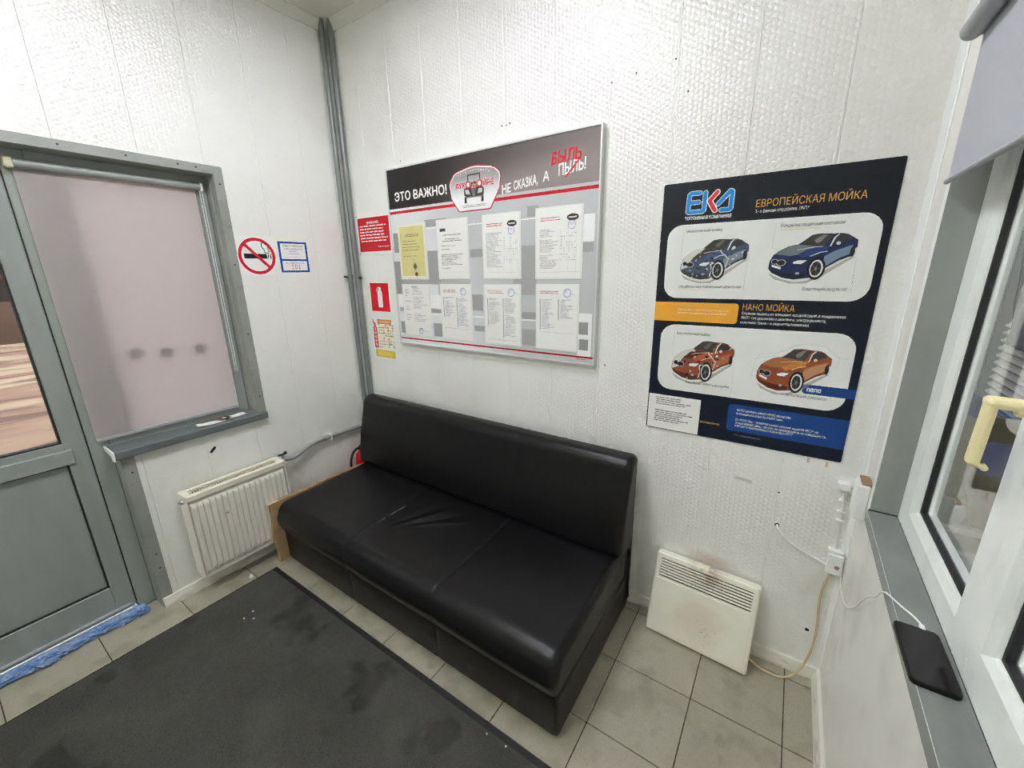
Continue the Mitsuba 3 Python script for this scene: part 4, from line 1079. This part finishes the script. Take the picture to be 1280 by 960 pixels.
for k, (a, b, z0, z1, lab) in enumerate(DOCS):
    add('pocket', box(a - 0.004, b + 0.008, -fb - 0.0022, -fb - 0.0006, z0 - 0.005, z1 + 0.002, 0.0004), 'sleeve', nb, smooth=False)
    t = thing('document', lab, 'paper sheet', 'documents on the notice board')
    y = fb + 0.0024
    # gently curling sheet
    nu, nv = 9, 9
    U, V_ = np.meshgrid(np.linspace(0, 1, nu), np.linspace(0, 1, nv), indexing='ij')
    curl = 0.0
    add('sheet', box(a + 0.002, b - 0.002, -y - 0.0005, -y, z0 + 0.002, z1 - 0.002), 'paper_yellow' if k == 0 else 'paper', t, smooth=False)
    S = Flat('back', y + 0.0006)
    w_ = b - a
    ink = (96, 98, 104)
    if k == 0:
        S.poly(sbox(a + 0.002, z0 + 0.002, b - 0.002, z1 - 0.002).difference(sbox(a + 0.013, z0 + 0.016, b - 0.013, z1 - 0.014)), (232, 230, 206), 0)
        S.scribble(a + 0.05, z1 - 0.075, b - 0.05, z1 - 0.055, 0.009, (110, 98, 44), 0, 1, gap=0, minw=0.9, align='c')
        S.scribble(a + 0.03, z0 + 0.11, b - 0.03, z1 - 0.09, 0.016, (150, 138, 80), 0, 2, th=0.2, gap=0.1, minw=0.7)
        S.poly([(a + 0.105, z0 + 0.068), (a + 0.122, z0 + 0.092), (a + 0.139, z0 + 0.068), (a + 0.122, z0 + 0.044)], (130, 132, 120), 1).ell((a + 0.122, z0 + 0.068), 0.009, 0.013, (84, 96, 104), 2)
        S.ell((a + 0.128, z0 + 0.026), 0.012, 0.012, (100, 74, 36), 1)
    elif k == 1:
        S.rect(a + 0.022, z1 - 0.058, a + 0.062, z1 - 0.043, (70, 72, 78), 0)
        S.scribble(a + 0.03, z1 - 0.115, b - 0.03, z1 - 0.065, 0.010, ink, 0, 21, gap=0.1, minw=0.6, align='c')
        S.scribble(a + 0.025, z0 + 0.04, b - 0.03, z1 - 0.12, 0.0088, (126, 128, 134), 0, 22, gap=0.25, minw=0.4)
    elif k in (2, 3):
        S.scribble(a + 0.025, z1 - 0.065, a + 0.125, z1 - 0.042, 0.010, (178, 110, 120), 0, 30 + k, gap=0, minw=0.9)
        S.ell((b - 0.042, z1 - 0.048), 0.028, 0.014, (58, 48, 48), 1).rect(b - 0.062, z1 - 0.051, b - 0.022, z1 - 0.045, (212, 206, 204), 2)
        S.ell((b - 0.046, z1 - 0.078), 0.019, 0.019, (132, 140, 196), 1, hole=0.88).scribble(b - 0.058, z1 - 0.086, b - 0.034, z1 - 0.070, 0.006, (150, 156, 206), 1, 5, gap=0)
        S.scribble(a + 0.02, z0 + 0.045 if k == 2 else z0 + 0.025, a + 0.118, z1 - 0.085, 0.0072, (150, 154, 156), 0, 40 + k, gap=0.12, minw=0.45)
        for c_ in range(6):
            S.scribble(a + 0.128 + 0.013 * c_, z0 + 0.06, a + 0.136 + 0.013 * c_, z1 - 0.11, 0.0125, (150, 152, 156), 0, 50 + 7 * k + c_, th=0.25, gap=0.3)
        for c_ in (0.124, 0.164, 0.203):
            S.rect(a + c_, z0 + 0.03, a + c_ + 0.0008, z1 - 0.10, (184, 188, 188), 0)
        S.rect(a + 0.018, z0 + 0.026, b - 0.012, z0 + 0.027, (170, 174, 174), 0)
    elif k == 4:
        S.rect(a + 0.075, z1 - 0.016, a + 0.125, z1 - 0.012, (110, 114, 112), 0)
        S.scribble(a + 0.02, z0 + 0.06, a + 0.07, z1 - 0.03, 0.016, (160, 166, 160), 0, 60, th=0.22, gap=0.3)
        S.scribble(a + 0.085, z0 + 0.06, b - 0.02, z1 - 0.02, 0.0105, (156, 160, 154), 0, 61, th=0.25, gap=0.1)
        S.ell((a + 0.135, z0 + 0.030), 0.017, 0.018, (104, 120, 170), 1, hole=0.82).scribble(a + 0.125, z0 + 0.022, a + 0.145, z0 + 0.038, 0.006, (120, 132, 180), 1, 8, gap=0).line([(a + 0.15, z0 + 0.032), (b - 0.02, z0 + 0.028)], 0.001, (120, 132, 180), 1)
    else:
        S.scribble(a + 0.02, z1 - 0.058, a + 0.118, z1 - 0.030, 0.0095, (150, 104, 116), 0, 70 + k, gap=0, minw=0.92)
        S.ell((b - 0.052, z1 - 0.038), 0.019, 0.020, (122, 130, 190), 1, hole=0.86).scribble(b - 0.064, z1 - 0.046, b - 0.04, z1 - 0.030, 0.006, (130, 138, 196), 1, 9, gap=0).line([(b - 0.033, z1 - 0.04), (b - 0.01, z1 - 0.044)], 0.0008, (130, 138, 196), 1)
        e1, e2 = {5: (0.12, 0.07), 6: (0.09, 0.035), 7: (0.09, 0.14)}[k]
        for c_, e in ((0.018, e1), (0.115, e2)):
            S.rect(a + c_, z0 + e, a + c_ + 0.006, z1 - 0.068, (170, 174, 180), 0).scribble(a + c_ + 0.013, z0 + e, a + c_ + 0.082, z1 - 0.068, 0.0068, (158, 162, 168), 0, 80 + 3 * k + int(c_ * 100), th=0.38, gap=0.06, minw=0.35)
        S.rect(a + 0.015, z0 + {5: 0.062, 6: 0.022, 7: 0.08}[k], b - 0.02, z0 + {5: 0.063, 6: 0.023, 7: 0.081}[k], (150, 154, 158), 0)
    S.done('small_print', t, stuff=True)

# ------------------------------------------------------------------ car wash poster
po = thing('poster', 'tall dark car wash poster with four car pictures right of the notice board', 'poster')
PX0, PX1, PZ0, PZ1 = 1.955, 2.6365, 0.940, 1.9132
pp = Polygon(fillet([(PX0, PZ0), (PX1, PZ0), (PX1, PZ1), (PX0, PZ1)], 0.006, 4))
m = trimesh.creation.extrude_polygon(pp, 0.004, engine='earcut')
v = np.array(m.vertices)
add('sheet', trimesh.Trimesh(np.stack([v[:, 0], -0.001 - v[:, 2], v[:, 1]], 1), m.faces, process=False), 'poster_navy', po, smooth=False)
pb = 0.0051
S = Flat('back', pb)
wh = (228, 230, 226)
S.rect(1.9825, 1.496, 2.615, 1.766, wh, 0, r=0.052)
S.done('picture_panel', po, 'white rounded picture panel')
S.rect(1.9865, 1.121, 2.613, 1.392, wh, 0, r=0.055)
S.done('picture_panel', po, 'white rounded picture panel')
og, bl = (232, 166, 58), (24, 62, 124)
S.poly(sbox(PX0, 1.405, 2.20, 1.480).union(sbox(2.10, 1.405, 2.256, 1.480).buffer(-0.012).buffer(0.012)), og, 0)
S.done('banner', po, 'orange banner')
S.poly(sbox(2.55, 1.173, PX1, 1.207).union(sbox(2.489, 1.173, 2.60, 1.207).buffer(-0.010).buffer(0.010)), bl, 1)
S.poly(sbox(2.40, 0.988, PX1, 1.097).union(sbox(2.266, 0.988, 2.50, 1.097).buffer(-0.012).buffer(0.012)), bl, 0)
S.done('banner', po, 'blue banner')
# logo
lb, lr_, lw = (30, 132, 206), (206, 52, 58), (240, 240, 240)
strokes = [([(2.084, 1.872), (2.054, 1.872), (2.049, 1.867), (2.047, 1.812), (2.051, 1.808), (2.096, 1.808), (2.102, 1.813), (2.103, 1.871)], lb), ([(2.050, 1.841), (2.082, 1.841)], lb),
           ([(2.142, 1.869), (2.119, 1.842), (2.139, 1.809)], lr_), ([(2.148, 1.829), (2.184, 1.869), (2.190, 1.866), (2.190, 1.812), (2.186, 1.808), (2.160, 1.808)], lb)]
S.poly(LineString(strokes[0][0]).buffer(0.0085).union(LineString(strokes[1][0]).buffer(0.0085)).union(LineString(strokes[3][0]).buffer(0.0085)), lw, 0)
for pts, col in strokes:
    if col is lr_:
        S.poly(LineString(pts).buffer(0.0095), lw, 2)
    S.poly(LineString(pts).buffer(0.0066), col, 3 if col is lr_ else 1)
S.done('logo', po, 'blue and red letter logo')
am, wt, gy = (216, 160, 92), (238, 238, 236), (104, 106, 106)
for s, x0, z, x1, h, col, bd in [('ЕВРОПЕЙСКАЯ МОЙКА', 2.268, 1.807, 2.563, 0.024, am, 0), ('3-х фазная обработка ЛКП*', 2.268, 1.7885, 2.421, 0.0105, wt, 0), ('ТОПЛИВНАЯ КОМПАНИЯ', 2.039, 1.7815, 2.195, 0.0115, wt, 1), ('НАНО МОЙКА', 2.269, 1.4575, 2.427, 0.0235, am, 0),
                                 ('Стойкая защита от внешних воздействий и выцветания', 2.268, 1.4415, 2.569, 0.0098, wt, 0), ('ЛКП* (от дорожного реагента, ультрафиолета,', 2.268, 1.4255, 2.52, 0.0098, wt, 0), ('отличное грязе- и водоотталкивание)', 2.267, 1.409, 2.475, 0.0098, wt, 0),
                                 ('НАНО мойка - это новейшая технология', 2.039, 1.448, 2.223, 0.0085, (252, 232, 190), 0), ('в области обработки ЛКП* автомобиля', 2.041, 1.435, 2.219, 0.0085, (252, 232, 190), 0),
                                 ('НАНО шампунь имеет НАНО молекулы', 2.296, 1.072, 2.47, 0.0092, wt, 0), ('входящие в состав Zн НАНО лака.', 2.295, 1.058, 2.449, 0.0092, wt, 0), ('Zн НАНО лак - является самой сильной защитой ЛКП* на', 2.295, 1.033, 2.557, 0.0092, wt, 0),
                                 ('сегодняшний день, так как не закрепляется на поверхности,', 2.296, 1.020, 2.583, 0.0092, wt, 0), ('а входит в молекулярную структуру ЛКП*', 2.295, 1.008, 2.485, 0.0092, wt, 0), ('ЛКП* - лакокрасочное покрытие', 2.297, 0.9705, 2.387, 0.0055, (150, 150, 150), 0),
                                 ('автомобиля', 2.171, 1.0, 2.241, 0.0095, am, 0), ('nano', 2.502, 1.1825, 2.543, 0.017, wt, 1),
                                 ('Бесконтактная мойка', 2.05, 1.737, 2.171, 0.0105, gy, 0), ('Обработка автомобильным шампунем', 2.039, 1.5355, 2.255, 0.0105, gy, 0), ('Покрытие защитным составом', 2.35, 1.737, 2.521, 0.0112, gy, 0), ('Блестящий результат', 2.44, 1.53, 2.559, 0.0112, gy, 0),
                                 ('Бесконтактная мойка', 2.049, 1.354, 2.172, 0.0105, gy, 0), ('Обработка НАНО шампунем', 2.1, 1.1565, 2.257, 0.0105, gy, 0), ('Блестящий результат', 2.445, 1.157, 2.563, 0.0112, gy, 0)]:
    S.text(s, x0, z, x1, h, col, 3, bold=bool(bd))
S.done('lettering', po, each=True)
for p0, p1, p2 in (((2.040, 1.748), (2.037, 1.645), (2.052, 1.636)), ((2.335, 1.745), (2.333, 1.672), (2.350, 1.664)), ((2.040, 1.365), (2.038, 1.262), (2.052, 1.252)), ((2.263, 1.525), (2.264, 1.620), (2.262, 1.640)), ((2.568, 1.524), (2.566, 1.630), (2.556, 1.642)), ((2.268, 1.140), (2.266, 1.225), (2.262, 1.24))):
    S.line([p0, p1, p2], 0.0009, (196, 194, 182), 2)
S.rect(2.039, 1.528, 2.14, 1.5295, (222, 204, 150), 2).rect(2.35, 1.727, 2.46, 1.729, (222, 204, 150), 2)
S.done('rule_line', po, each=True)
CAR = {'shadow': [(2.335, 1.586), (2.376, 1.566), (2.415, 1.558), (2.446, 1.562), (2.483, 1.59), (2.55, 1.635), (2.561, 1.635), (2.489, 1.579), (2.445, 1.553), (2.399, 1.552), (2.35, 1.568)],
       'body': [(2.331, 1.603), (2.332, 1.627), (2.34, 1.647), (2.358, 1.662), (2.381, 1.675), (2.408, 1.68), (2.425, 1.693), (2.442, 1.708), (2.462, 1.711), (2.498, 1.709), (2.521, 1.709), (2.536, 1.705), (2.55, 1.695), (2.562, 1.687), (2.563, 1.671), (2.563, 1.664), (2.557, 1.662), (2.555, 1.643), (2.549, 1.639), (2.522, 1.628), (2.49, 1.604), (2.481, 1.598), (2.452, 1.572), (2.44, 1.57), (2.409, 1.566), (2.376, 1.572), (2.342, 1.589)],
       'hood': [(2.347, 1.65), (2.358, 1.662), (2.381, 1.675), (2.408, 1.679), (2.446, 1.675), (2.466, 1.671), (2.434, 1.661), (2.408, 1.646), (2.386, 1.643)],
       'hoodblue': [(2.408, 1.646), (2.439, 1.662), (2.468, 1.67), (2.493, 1.673), (2.486, 1.659), (2.455, 1.646), (2.424, 1.636)],
       'windshield': [(2.409, 1.68), (2.444, 1.708), (2.462, 1.71), (2.499, 1.707), (2.49, 1.691), (2.479, 1.672), (2.446, 1.678)],
       'shine': [(2.449, 1.69), (2.47, 1.706), (2.483, 1.707), (2.468, 1.686), (2.457, 1.681)],
       'glass': [(2.499, 1.677), (2.505, 1.695), (2.515, 1.704), (2.532, 1.705), (2.547, 1.693), (2.545, 1.689), (2.521, 1.681)],
       'pillar': [(2.492, 1.67), (2.5, 1.697), (2.511, 1.708), (2.514, 1.707), (2.504, 1.695), (2.496, 1.67)],
       'side': [(2.483, 1.64), (2.507, 1.655), (2.55, 1.672), (2.556, 1.666), (2.55, 1.646), (2.522, 1.633), (2.49, 1.608), (2.483, 1.623)],
       'front': [(2.333, 1.603), (2.347, 1.596), (2.386, 1.588), (2.44, 1.583), (2.439, 1.57), (2.409, 1.567), (2.375, 1.573), (2.342, 1.589)],
       'plate': [(2.34, 1.616), (2.368, 1.607), (2.368, 1.599), (2.341, 1.609)], 'light': [(2.399, 1.623), (2.415, 1.629), (2.439, 1.628), (2.424, 1.616), (2.402, 1.618)]}
ELL = [('arch', (2.467, 1.601), 0.024, 0.036), ('wheel', (2.467, 1.601), 0.021, 0.033), ('ring', (2.467, 1.601), 0.018, 0.028), ('rim', (2.466, 1.601), 0.014, 0.023), ('hub', (2.466, 1.601), 0.004, 0.006), ('rear', (2.553, 1.652), 0.006, 0.016), ('grille', (2.347, 1.626), 0.008, 0.0075), ('grille', (2.366, 1.622), 0.012, 0.0085), ('fog', (2.417, 1.586), 0.006, 0.004), ('mirror', (2.514, 1.679), 0.006, 0.005)]


def car(x0, z0, x1, z1, cols, foam, seed, label):
    fx = lambda p_: (x0 + (p_[0] - 2.331) / (2.563 - 2.331) * (x1 - x0), z0 + (p_[1] - 1.566) / (1.711 - 1.566) * (z1 - z0))
    sx, sz = (x1 - x0) / 0.232, (z1 - z0) / 0.145
    G = {k: Polygon([fx(p_) for p_ in q_]) for k, q_ in CAR.items()}
    S.poly(G['shadow'], (176, 174, 168), 1)
    S.poly(G['body'], cols['body'], 2)
    S.poly(G['hood'], cols['hood'], 3).poly(G['hoodblue'], cols['bright'], 4).poly(G['side'], cols['side'], 3).poly(G['front'], cols['front'], 3)
    # side lower shade and upper highlight
    S.line([fx((2.484, 1.645)), fx((2.515, 1.661)), fx((2.552, 1.675))], 0.003 * sx, cols['bright'], 4)
    S.line([fx((2.49, 1.604)), fx((2.522, 1.627)), fx((2.549, 1.639))], 0.003 * sx, cols['front'], 4)
    S.line([fx((2.408, 1.662)), fx((2.44, 1.668)), fx((2.475, 1.671))], 0.002 * sx, cols['gloss'], 5).line([fx((2.446, 1.641)), fx((2.470, 1.652)), fx((2.488, 1.655))], 0.003 * sx, cols['gloss'], 5)
    if foam:
        r_ = np.random.RandomState(seed)
        S.poly(Polygon([fx(p_) for p_ in [(2.333, 1.603), (2.334, 1.629), (2.342, 1.649), (2.36, 1.664), (2.383, 1.677), (2.425, 1.684), (2.40, 1.668), (2.378, 1.650), (2.366, 1.634), (2.358, 1.612)]]), (206, 206, 198), 6)
        for k in range(46):
            c_ = fx((r_.uniform(2.36, 2.56), r_.uniform(1.57, 1.70)))
            e = affinity.rotate(affinity.scale(Point(c_).buffer(1, 3), 0.0012 + 0.005 * r_.rand(), 0.0012 + 0.004 * r_.rand()), r_.uniform(0, 180))
            e = e.intersection(G['body'])
            if not e.is_empty:
                S.poly(e, (212, 210, 204) if r_.rand() < 0.62 else (40, 34, 34), 6)
        S.line([fx((2.458, 1.628)), fx((2.440, 1.622)), fx((2.446, 1.60)), fx((2.44, 1.578))], 0.004 * sx, (226, 226, 222), 7)
        S.line([fx((2.470, 1.668)), fx((2.50, 1.64)), fx((2.492, 1.612))], 0.004 * sx, (200, 198, 194), 7)
    S.poly(G['windshield'], (62, 60, 57), 7).poly(G['shine'], (126, 122, 116) if not foam else (96, 94, 90), 8).poly(G['glass'], (56, 56, 54), 7).poly(G['pillar'], (214, 216, 212), 8)
    if not foam:
        S.poly(G['plate'], (232, 232, 230), 8)
    S.poly(G['light'], (228, 230, 232), 8)
    for nm, c_, rx, rz in ELL:
        col = {'arch': (22, 22, 26), 'wheel': (36, 36, 38), 'ring': (222, 222, 220), 'rim': (38, 38, 40), 'hub': (120, 120, 122), 'rear': (36, 36, 38), 'grille': (30, 30, 34), 'fog': (176, 178, 180), 'mirror': cols['gloss']}[nm]
        ly = {'arch': 7, 'wheel': 8, 'ring': 9, 'rim': 10, 'hub': 11, 'rear': 7, 'grille': 9, 'fog': 8, 'mirror': 9}[nm]
        if nm == 'grille':
            S.ell(fx(c_), rx * sx * 1.18, rz * sz * 1.22, (206, 206, 204), 8)
        S.ell(fx(c_), rx * sx, rz * sz, col, ly)
    for k in range(5):
        a_ = k * 2 * PI / 5
        q_ = fx((2.466 + 0.013 * math.cos(a_), 1.601 + 0.021 * math.sin(a_)))
        S.line([fx((2.466, 1.601)), q_], 0.0015, (110, 110, 112), 11)
    S.done('car_picture', po, label)


blue = dict(body=(33, 42, 74), hood=(108, 116, 118), bright=(46, 62, 112), side=(120, 138, 160), front=(28, 32, 50), gloss=(196, 204, 214))
oran = dict(body=(138, 74, 44), hood=(158, 104, 68), bright=(192, 124, 60), side=(190, 140, 108), front=(82, 38, 26), gloss=(232, 200, 160))
dirty = dict(body=(72, 82, 102), hood=(64, 62, 62), bright=(70, 84, 124), side=(126, 136, 146), front=(52, 52, 54), gloss=(214, 216, 216))
dirto = dict(body=(140, 74, 50), hood=(84, 46, 38), bright=(180, 92, 52), side=(176, 104, 72), front=(84, 48, 40), gloss=(226, 206, 194))
car(2.331, 1.566, 2.563, 1.711, blue, False, 1, 'picture of a clean blue car')
car(2.039, 1.566, 2.264, 1.709, dirty, True, 2, 'picture of a foamy dirty blue car')
car(2.343, 1.172, 2.556, 1.331, oran, False, 3, 'picture of a clean orange car')
S.line([(2.325, 1.215), (2.335, 1.285), (2.38, 1.296), (2.43, 1.33), (2.47, 1.348), (2.53, 1.346), (2.565, 1.312), (2.60, 1.309)], 0.0014, (190, 208, 214), 1)
S.line([(2.338, 1.298), (2.40, 1.312), (2.45, 1.343), (2.50, 1.352), (2.54, 1.340), (2.575, 1.31), (2.57, 1.27)], 0.0014, (196, 212, 218), 1)
S.done('outline_drawing', po, each=True)
car(2.040, 1.172, 2.262, 1.334, dirto, True, 5, 'picture of a foamy dirty orange car')
t = thing('paper_note', 'small white typed note stuck over the lower left corner of the poster', 'paper note')
add('sheet', box(1.960, 2.166, -0.0092, -0.0086, 0.944, 1.094), 'paper', t, smooth=False)
S = Flat('back', 0.0093)
S.scribble(1.990, 1.038, 2.142, 1.083, 0.0092, (70, 70, 80), 0, 15, gap=0.05, minw=0.6)
S.scribble(1.988, 0.966, 2.144, 1.026, 0.0092, (60, 60, 70), 0, 16, gap=0.02, minw=0.65)
S.done('small_print', t, stuff=True)
for x, z, lab in ((2.545, 0.925, 'piece of beige tape on the wall under the poster, left one'), (2.600, 0.921, 'piece of beige tape on the wall under the poster, right one')):
    t = thing('tape_piece', lab, 'tape', 'tape pieces under the poster')
    scene[t] = mikit.ply(box(x - 0.004, x + 0.004, -0.0012, 0.0, z - 0.010, z + 0.010), 'packing_tape', smooth=False)

# ------------------------------------------------------------------ convector heater leaning on the wall
he = thing('convector_heater', 'cream electric convector heater leaning on the wall with scorch marks', 'heater')
hw, hh, hd = 0.4105, 0.370, 0.045
out = rbox(0, hw, -hd, 0, 0, hh, 0.010, 20)
inn = rbox(0.006, hw - 0.006, -hd + 0.006, -0.006, 0.006, hh - 0.006, 0.008, 16)
shell = out - inn
shell = shell - m3.Manifold.cube((hw - 0.044, 0.03, 0.082)).translate((0.022, -hd - 0.01, hh - 0.108))
ang = 0.2588
Rm = trimesh.transformations.translation_matrix((2.0597, -0.0997, 0.0)) @ trimesh.transformations.rotation_matrix(-0.0474, (0, 0, 1)) @ trimesh.transformations.rotation_matrix(-ang, (1, 0, 0))


def placed(m):
    if hasattr(m, 'to_mesh'):
        q_ = m.to_mesh()
        m = trimesh.Trimesh(np.array(q_.vert_properties[:, :3]), np.array(q_.tri_verts), process=False)
    m = m.copy()
    m.apply_transform(Rm)
    return m


add('casing', placed(shell), 'heater_cream', he, smooth=35)
add('slot_shade_plate', placed(box(0.012, hw - 0.012, -0.020, -0.014, 0.02, hh - 0.02)), 'slot_shade', he, smooth=False)  # plate added near black so the slots look deep in shade
add('front_plate', placed(rbox(0.014, hw - 0.014, -hd - 0.0022, -hd + 0.004, 0.014, hh - 0.116, 0.003, 12)), 'heater_cream', he, smooth=35)
for k in range(6):
    z_ = hh - 0.0310 - 0.0126 * k
    add('slat', placed(box(0.020, hw - 0.020, -hd - 0.0010, -hd + 0.0045, z_ - 0.0078, z_, 0.002)), 'heater_cream', he, smooth=False)
add('power_cord', tube([(2.455, -0.09, 0.06), (2.49, -0.085, 0.020), (2.54, -0.085, 0.006), (2.60, -0.075, 0.010), (2.645, -0.045, 0.055), (2.668, -0.022, 0.14), (2.671, -0.012, 0.25), (2.662, -0.010, 0.36), (2.664, -0.010, 0.44), (2.678, -0.012, 0.503)], 0.0045, 10), 'cable_beige', he, smooth=40, label='beige power cord')

# ------------------------------------------------------------------ electrics in the right-hand corner
t = thing('junction_box', 'small white junction box low in the corner with a rust spot', 'junction box')
add('case', cat(box(2.656, 2.702, -0.030, -0.0005, 0.505, 0.590, 0.004), box(2.654, 2.698, -0.026, -0.0005, 0.590, 0.604, 0.003)), 'white_plastic', t)
add('rust_spot', cyl((2.686, -0.0312, 0.540), (2.686, -0.0295, 0.540), 0.008, 10), 'brown_foam', t)
t = thing('cable', 'white cable from a hole in the wall to the junction box', 'cable')
scene[t] = mikit.ply(tube([(2.487, 0.0, 0.632), (2.490, -0.010, 0.626), (2.53, -0.012, 0.583), (2.599, -0.008, 0.547), (2.658, -0.010, 0.528)], 0.0045, 10), 'cable_white', smooth=40)
t = thing('socket_adapter', 'white flat plug adapter on the wall above the junction box', 'adapter')
add('case', cat(box(2.640, 2.676, -0.030, -0.0005, 0.846, 0.874, 0.003), box(2.676, 2.704, -0.024, -0.0005, 0.838, 0.852, 0.003)), 'white_plastic', t)
add('plug', cyl((2.690, -0.02, 0.790), (2.706, -0.03, 0.784), 0.012, 14), 'white_plastic', t)
t = thing('cable', 'thin white cable running down the wall from the adapter to the junction box', 'cable')
add('cable', tube([(2.664, -0.028, 0.858), (2.668, -0.012, 0.80), (2.670, -0.006, 0.70), (2.674, -0.006, 0.60)], 0.004, 10), 'cable_white', t, smooth=40)
for z in (0.80, 0.755, 0.72):
    add('clip', box(2.655, 2.680, -0.014, -0.0005, z - 0.004, z + 0.004, 0.001), 'white_plastic', t)
t = thing('wall_box', 'white plastic box with brown top on the strip beside the window', 'wall box')
add('case', box(W - 0.034, W - 0.0005, -0.140, -0.058, 0.806, 0.928, 0.006), 'white_plastic', t)
add('foam_top', box(W - 0.026, W - 0.001, -0.134, -0.066, 0.928, 0.936, 0.002), 'brown_foam', t, label='brown foam strip')

# ------------------------------------------------------------------ phone with its cable on the sill
ph = thing('phone', 'black smartphone charging on the grey window sill', 'phone')
th = 0.02
pm = trimesh.transformations.translation_matrix((2.727, -0.772, 0.8665)) @ trimesh.transformations.rotation_matrix(th, (0, 0, 1))


def slab(w, l, h, r, z):
    m = trimesh.creation.extrude_polygon(Polygon(fillet([(-w / 2, -l / 2), (w / 2, -l / 2), (w / 2, l / 2), (-w / 2, l / 2)], r, 8)), h, engine='earcut')
    m.apply_translation((0, 0, z))
    m.apply_transform(pm)
    return m


add('case', slab(0.070, 0.158, 0.009, 0.010, 0.0), 'phone_case', ph, smooth=30)
add('screen', slab(0.065, 0.153, 0.0006, 0.008, 0.009), 'phone_black', ph, smooth=30)
add('button', box(2.7605, 2.7625, -0.80, -0.775, 0.8695, 0.8725), 'phone_case', ph)
t = thing('charging_cable', 'white charging cable plugged into the black phone', 'cable')
add('cord', tube([(2.700, -0.006, 0.56), (2.704, -0.03, 0.50), (2.704, -0.25, 0.55), (2.698, -0.46, 0.755), (2.695, -0.52, 0.80), (2.693, -0.60, 0.872), (2.712, -0.655, 0.884), (2.735, -0.675, 0.876), (2.738, -0.688, 0.873)], 0.0022, 8), 'cable_white', t, smooth=40)
add('plug', box(2.7335, 2.7425, -0.695, -0.678, 0.8695, 0.8765, 0.002), 'white_plastic', t)

# ------------------------------------------------------------------ papers on the left sill
rs = np.random.RandomState(5)
for key, lab, cx, cy, lx, ly, rot, mt, hgt in (('paper_slip', 'white paper slip at the left on the dark sill', -0.022, -0.955, 0.052, 0.125, -0.08, 'paper', 0.001), ('paper_slip', 'white paper slip at the right on the dark sill', -0.040, -0.835, 0.050, 0.105, 0.12, 'paper', 0.001)):
    t = thing(key, lab, 'paper slip')
    b = trimesh.creation.box((lx, ly, 0.0006)).subdivide_to_size(0.012)
    v = np.array(b.vertices)
    v[:, 2] += 0.0022 + 0.006 * (meshkit.noise(v * [20, 22, 0] + 3, 4)) * (np.abs(v[:, 1]) / ly * 2) ** 2
    c_, s_ = math.cos(rot), math.sin(rot)
    v[:, :2] = v[:, :2] @ np.array([[c_, s_], [-s_, c_]])
    scene[t] = mikit.ply(trimesh.Trimesh(v + [cx, cy, 0.862], b.faces, process=False), mt, smooth=False)
t = thing('card', 'small dark red card lying between the two paper slips', 'card')
m = box(-0.024, 0.024, -0.028, 0.028, 0, 0.0012)
m.apply_transform(trimesh.transformations.rotation_matrix(0.35, (0, 0, 1)))
m.apply_translation((-0.028, -0.893, 0.871))
add('sheet', m, 'black_plastic', t, smooth=False)
m = box(-0.012, 0.012, -0.012, 0.012, 0.0012, 0.0018)
m.apply_transform(trimesh.transformations.rotation_matrix(0.35, (0, 0, 1)))
m.apply_translation((-0.028, -0.893, 0.871))
add('picture', m, 'packing_tape', t, smooth=False)
m = box(-0.024, 0.024, -0.028, -0.020, 0.0012, 0.0016)
m.apply_transform(trimesh.transformations.rotation_matrix(0.35, (0, 0, 1)))
m.apply_translation((-0.028, -0.893, 0.871))
add('border', m, 'red_paint', t, smooth=False)
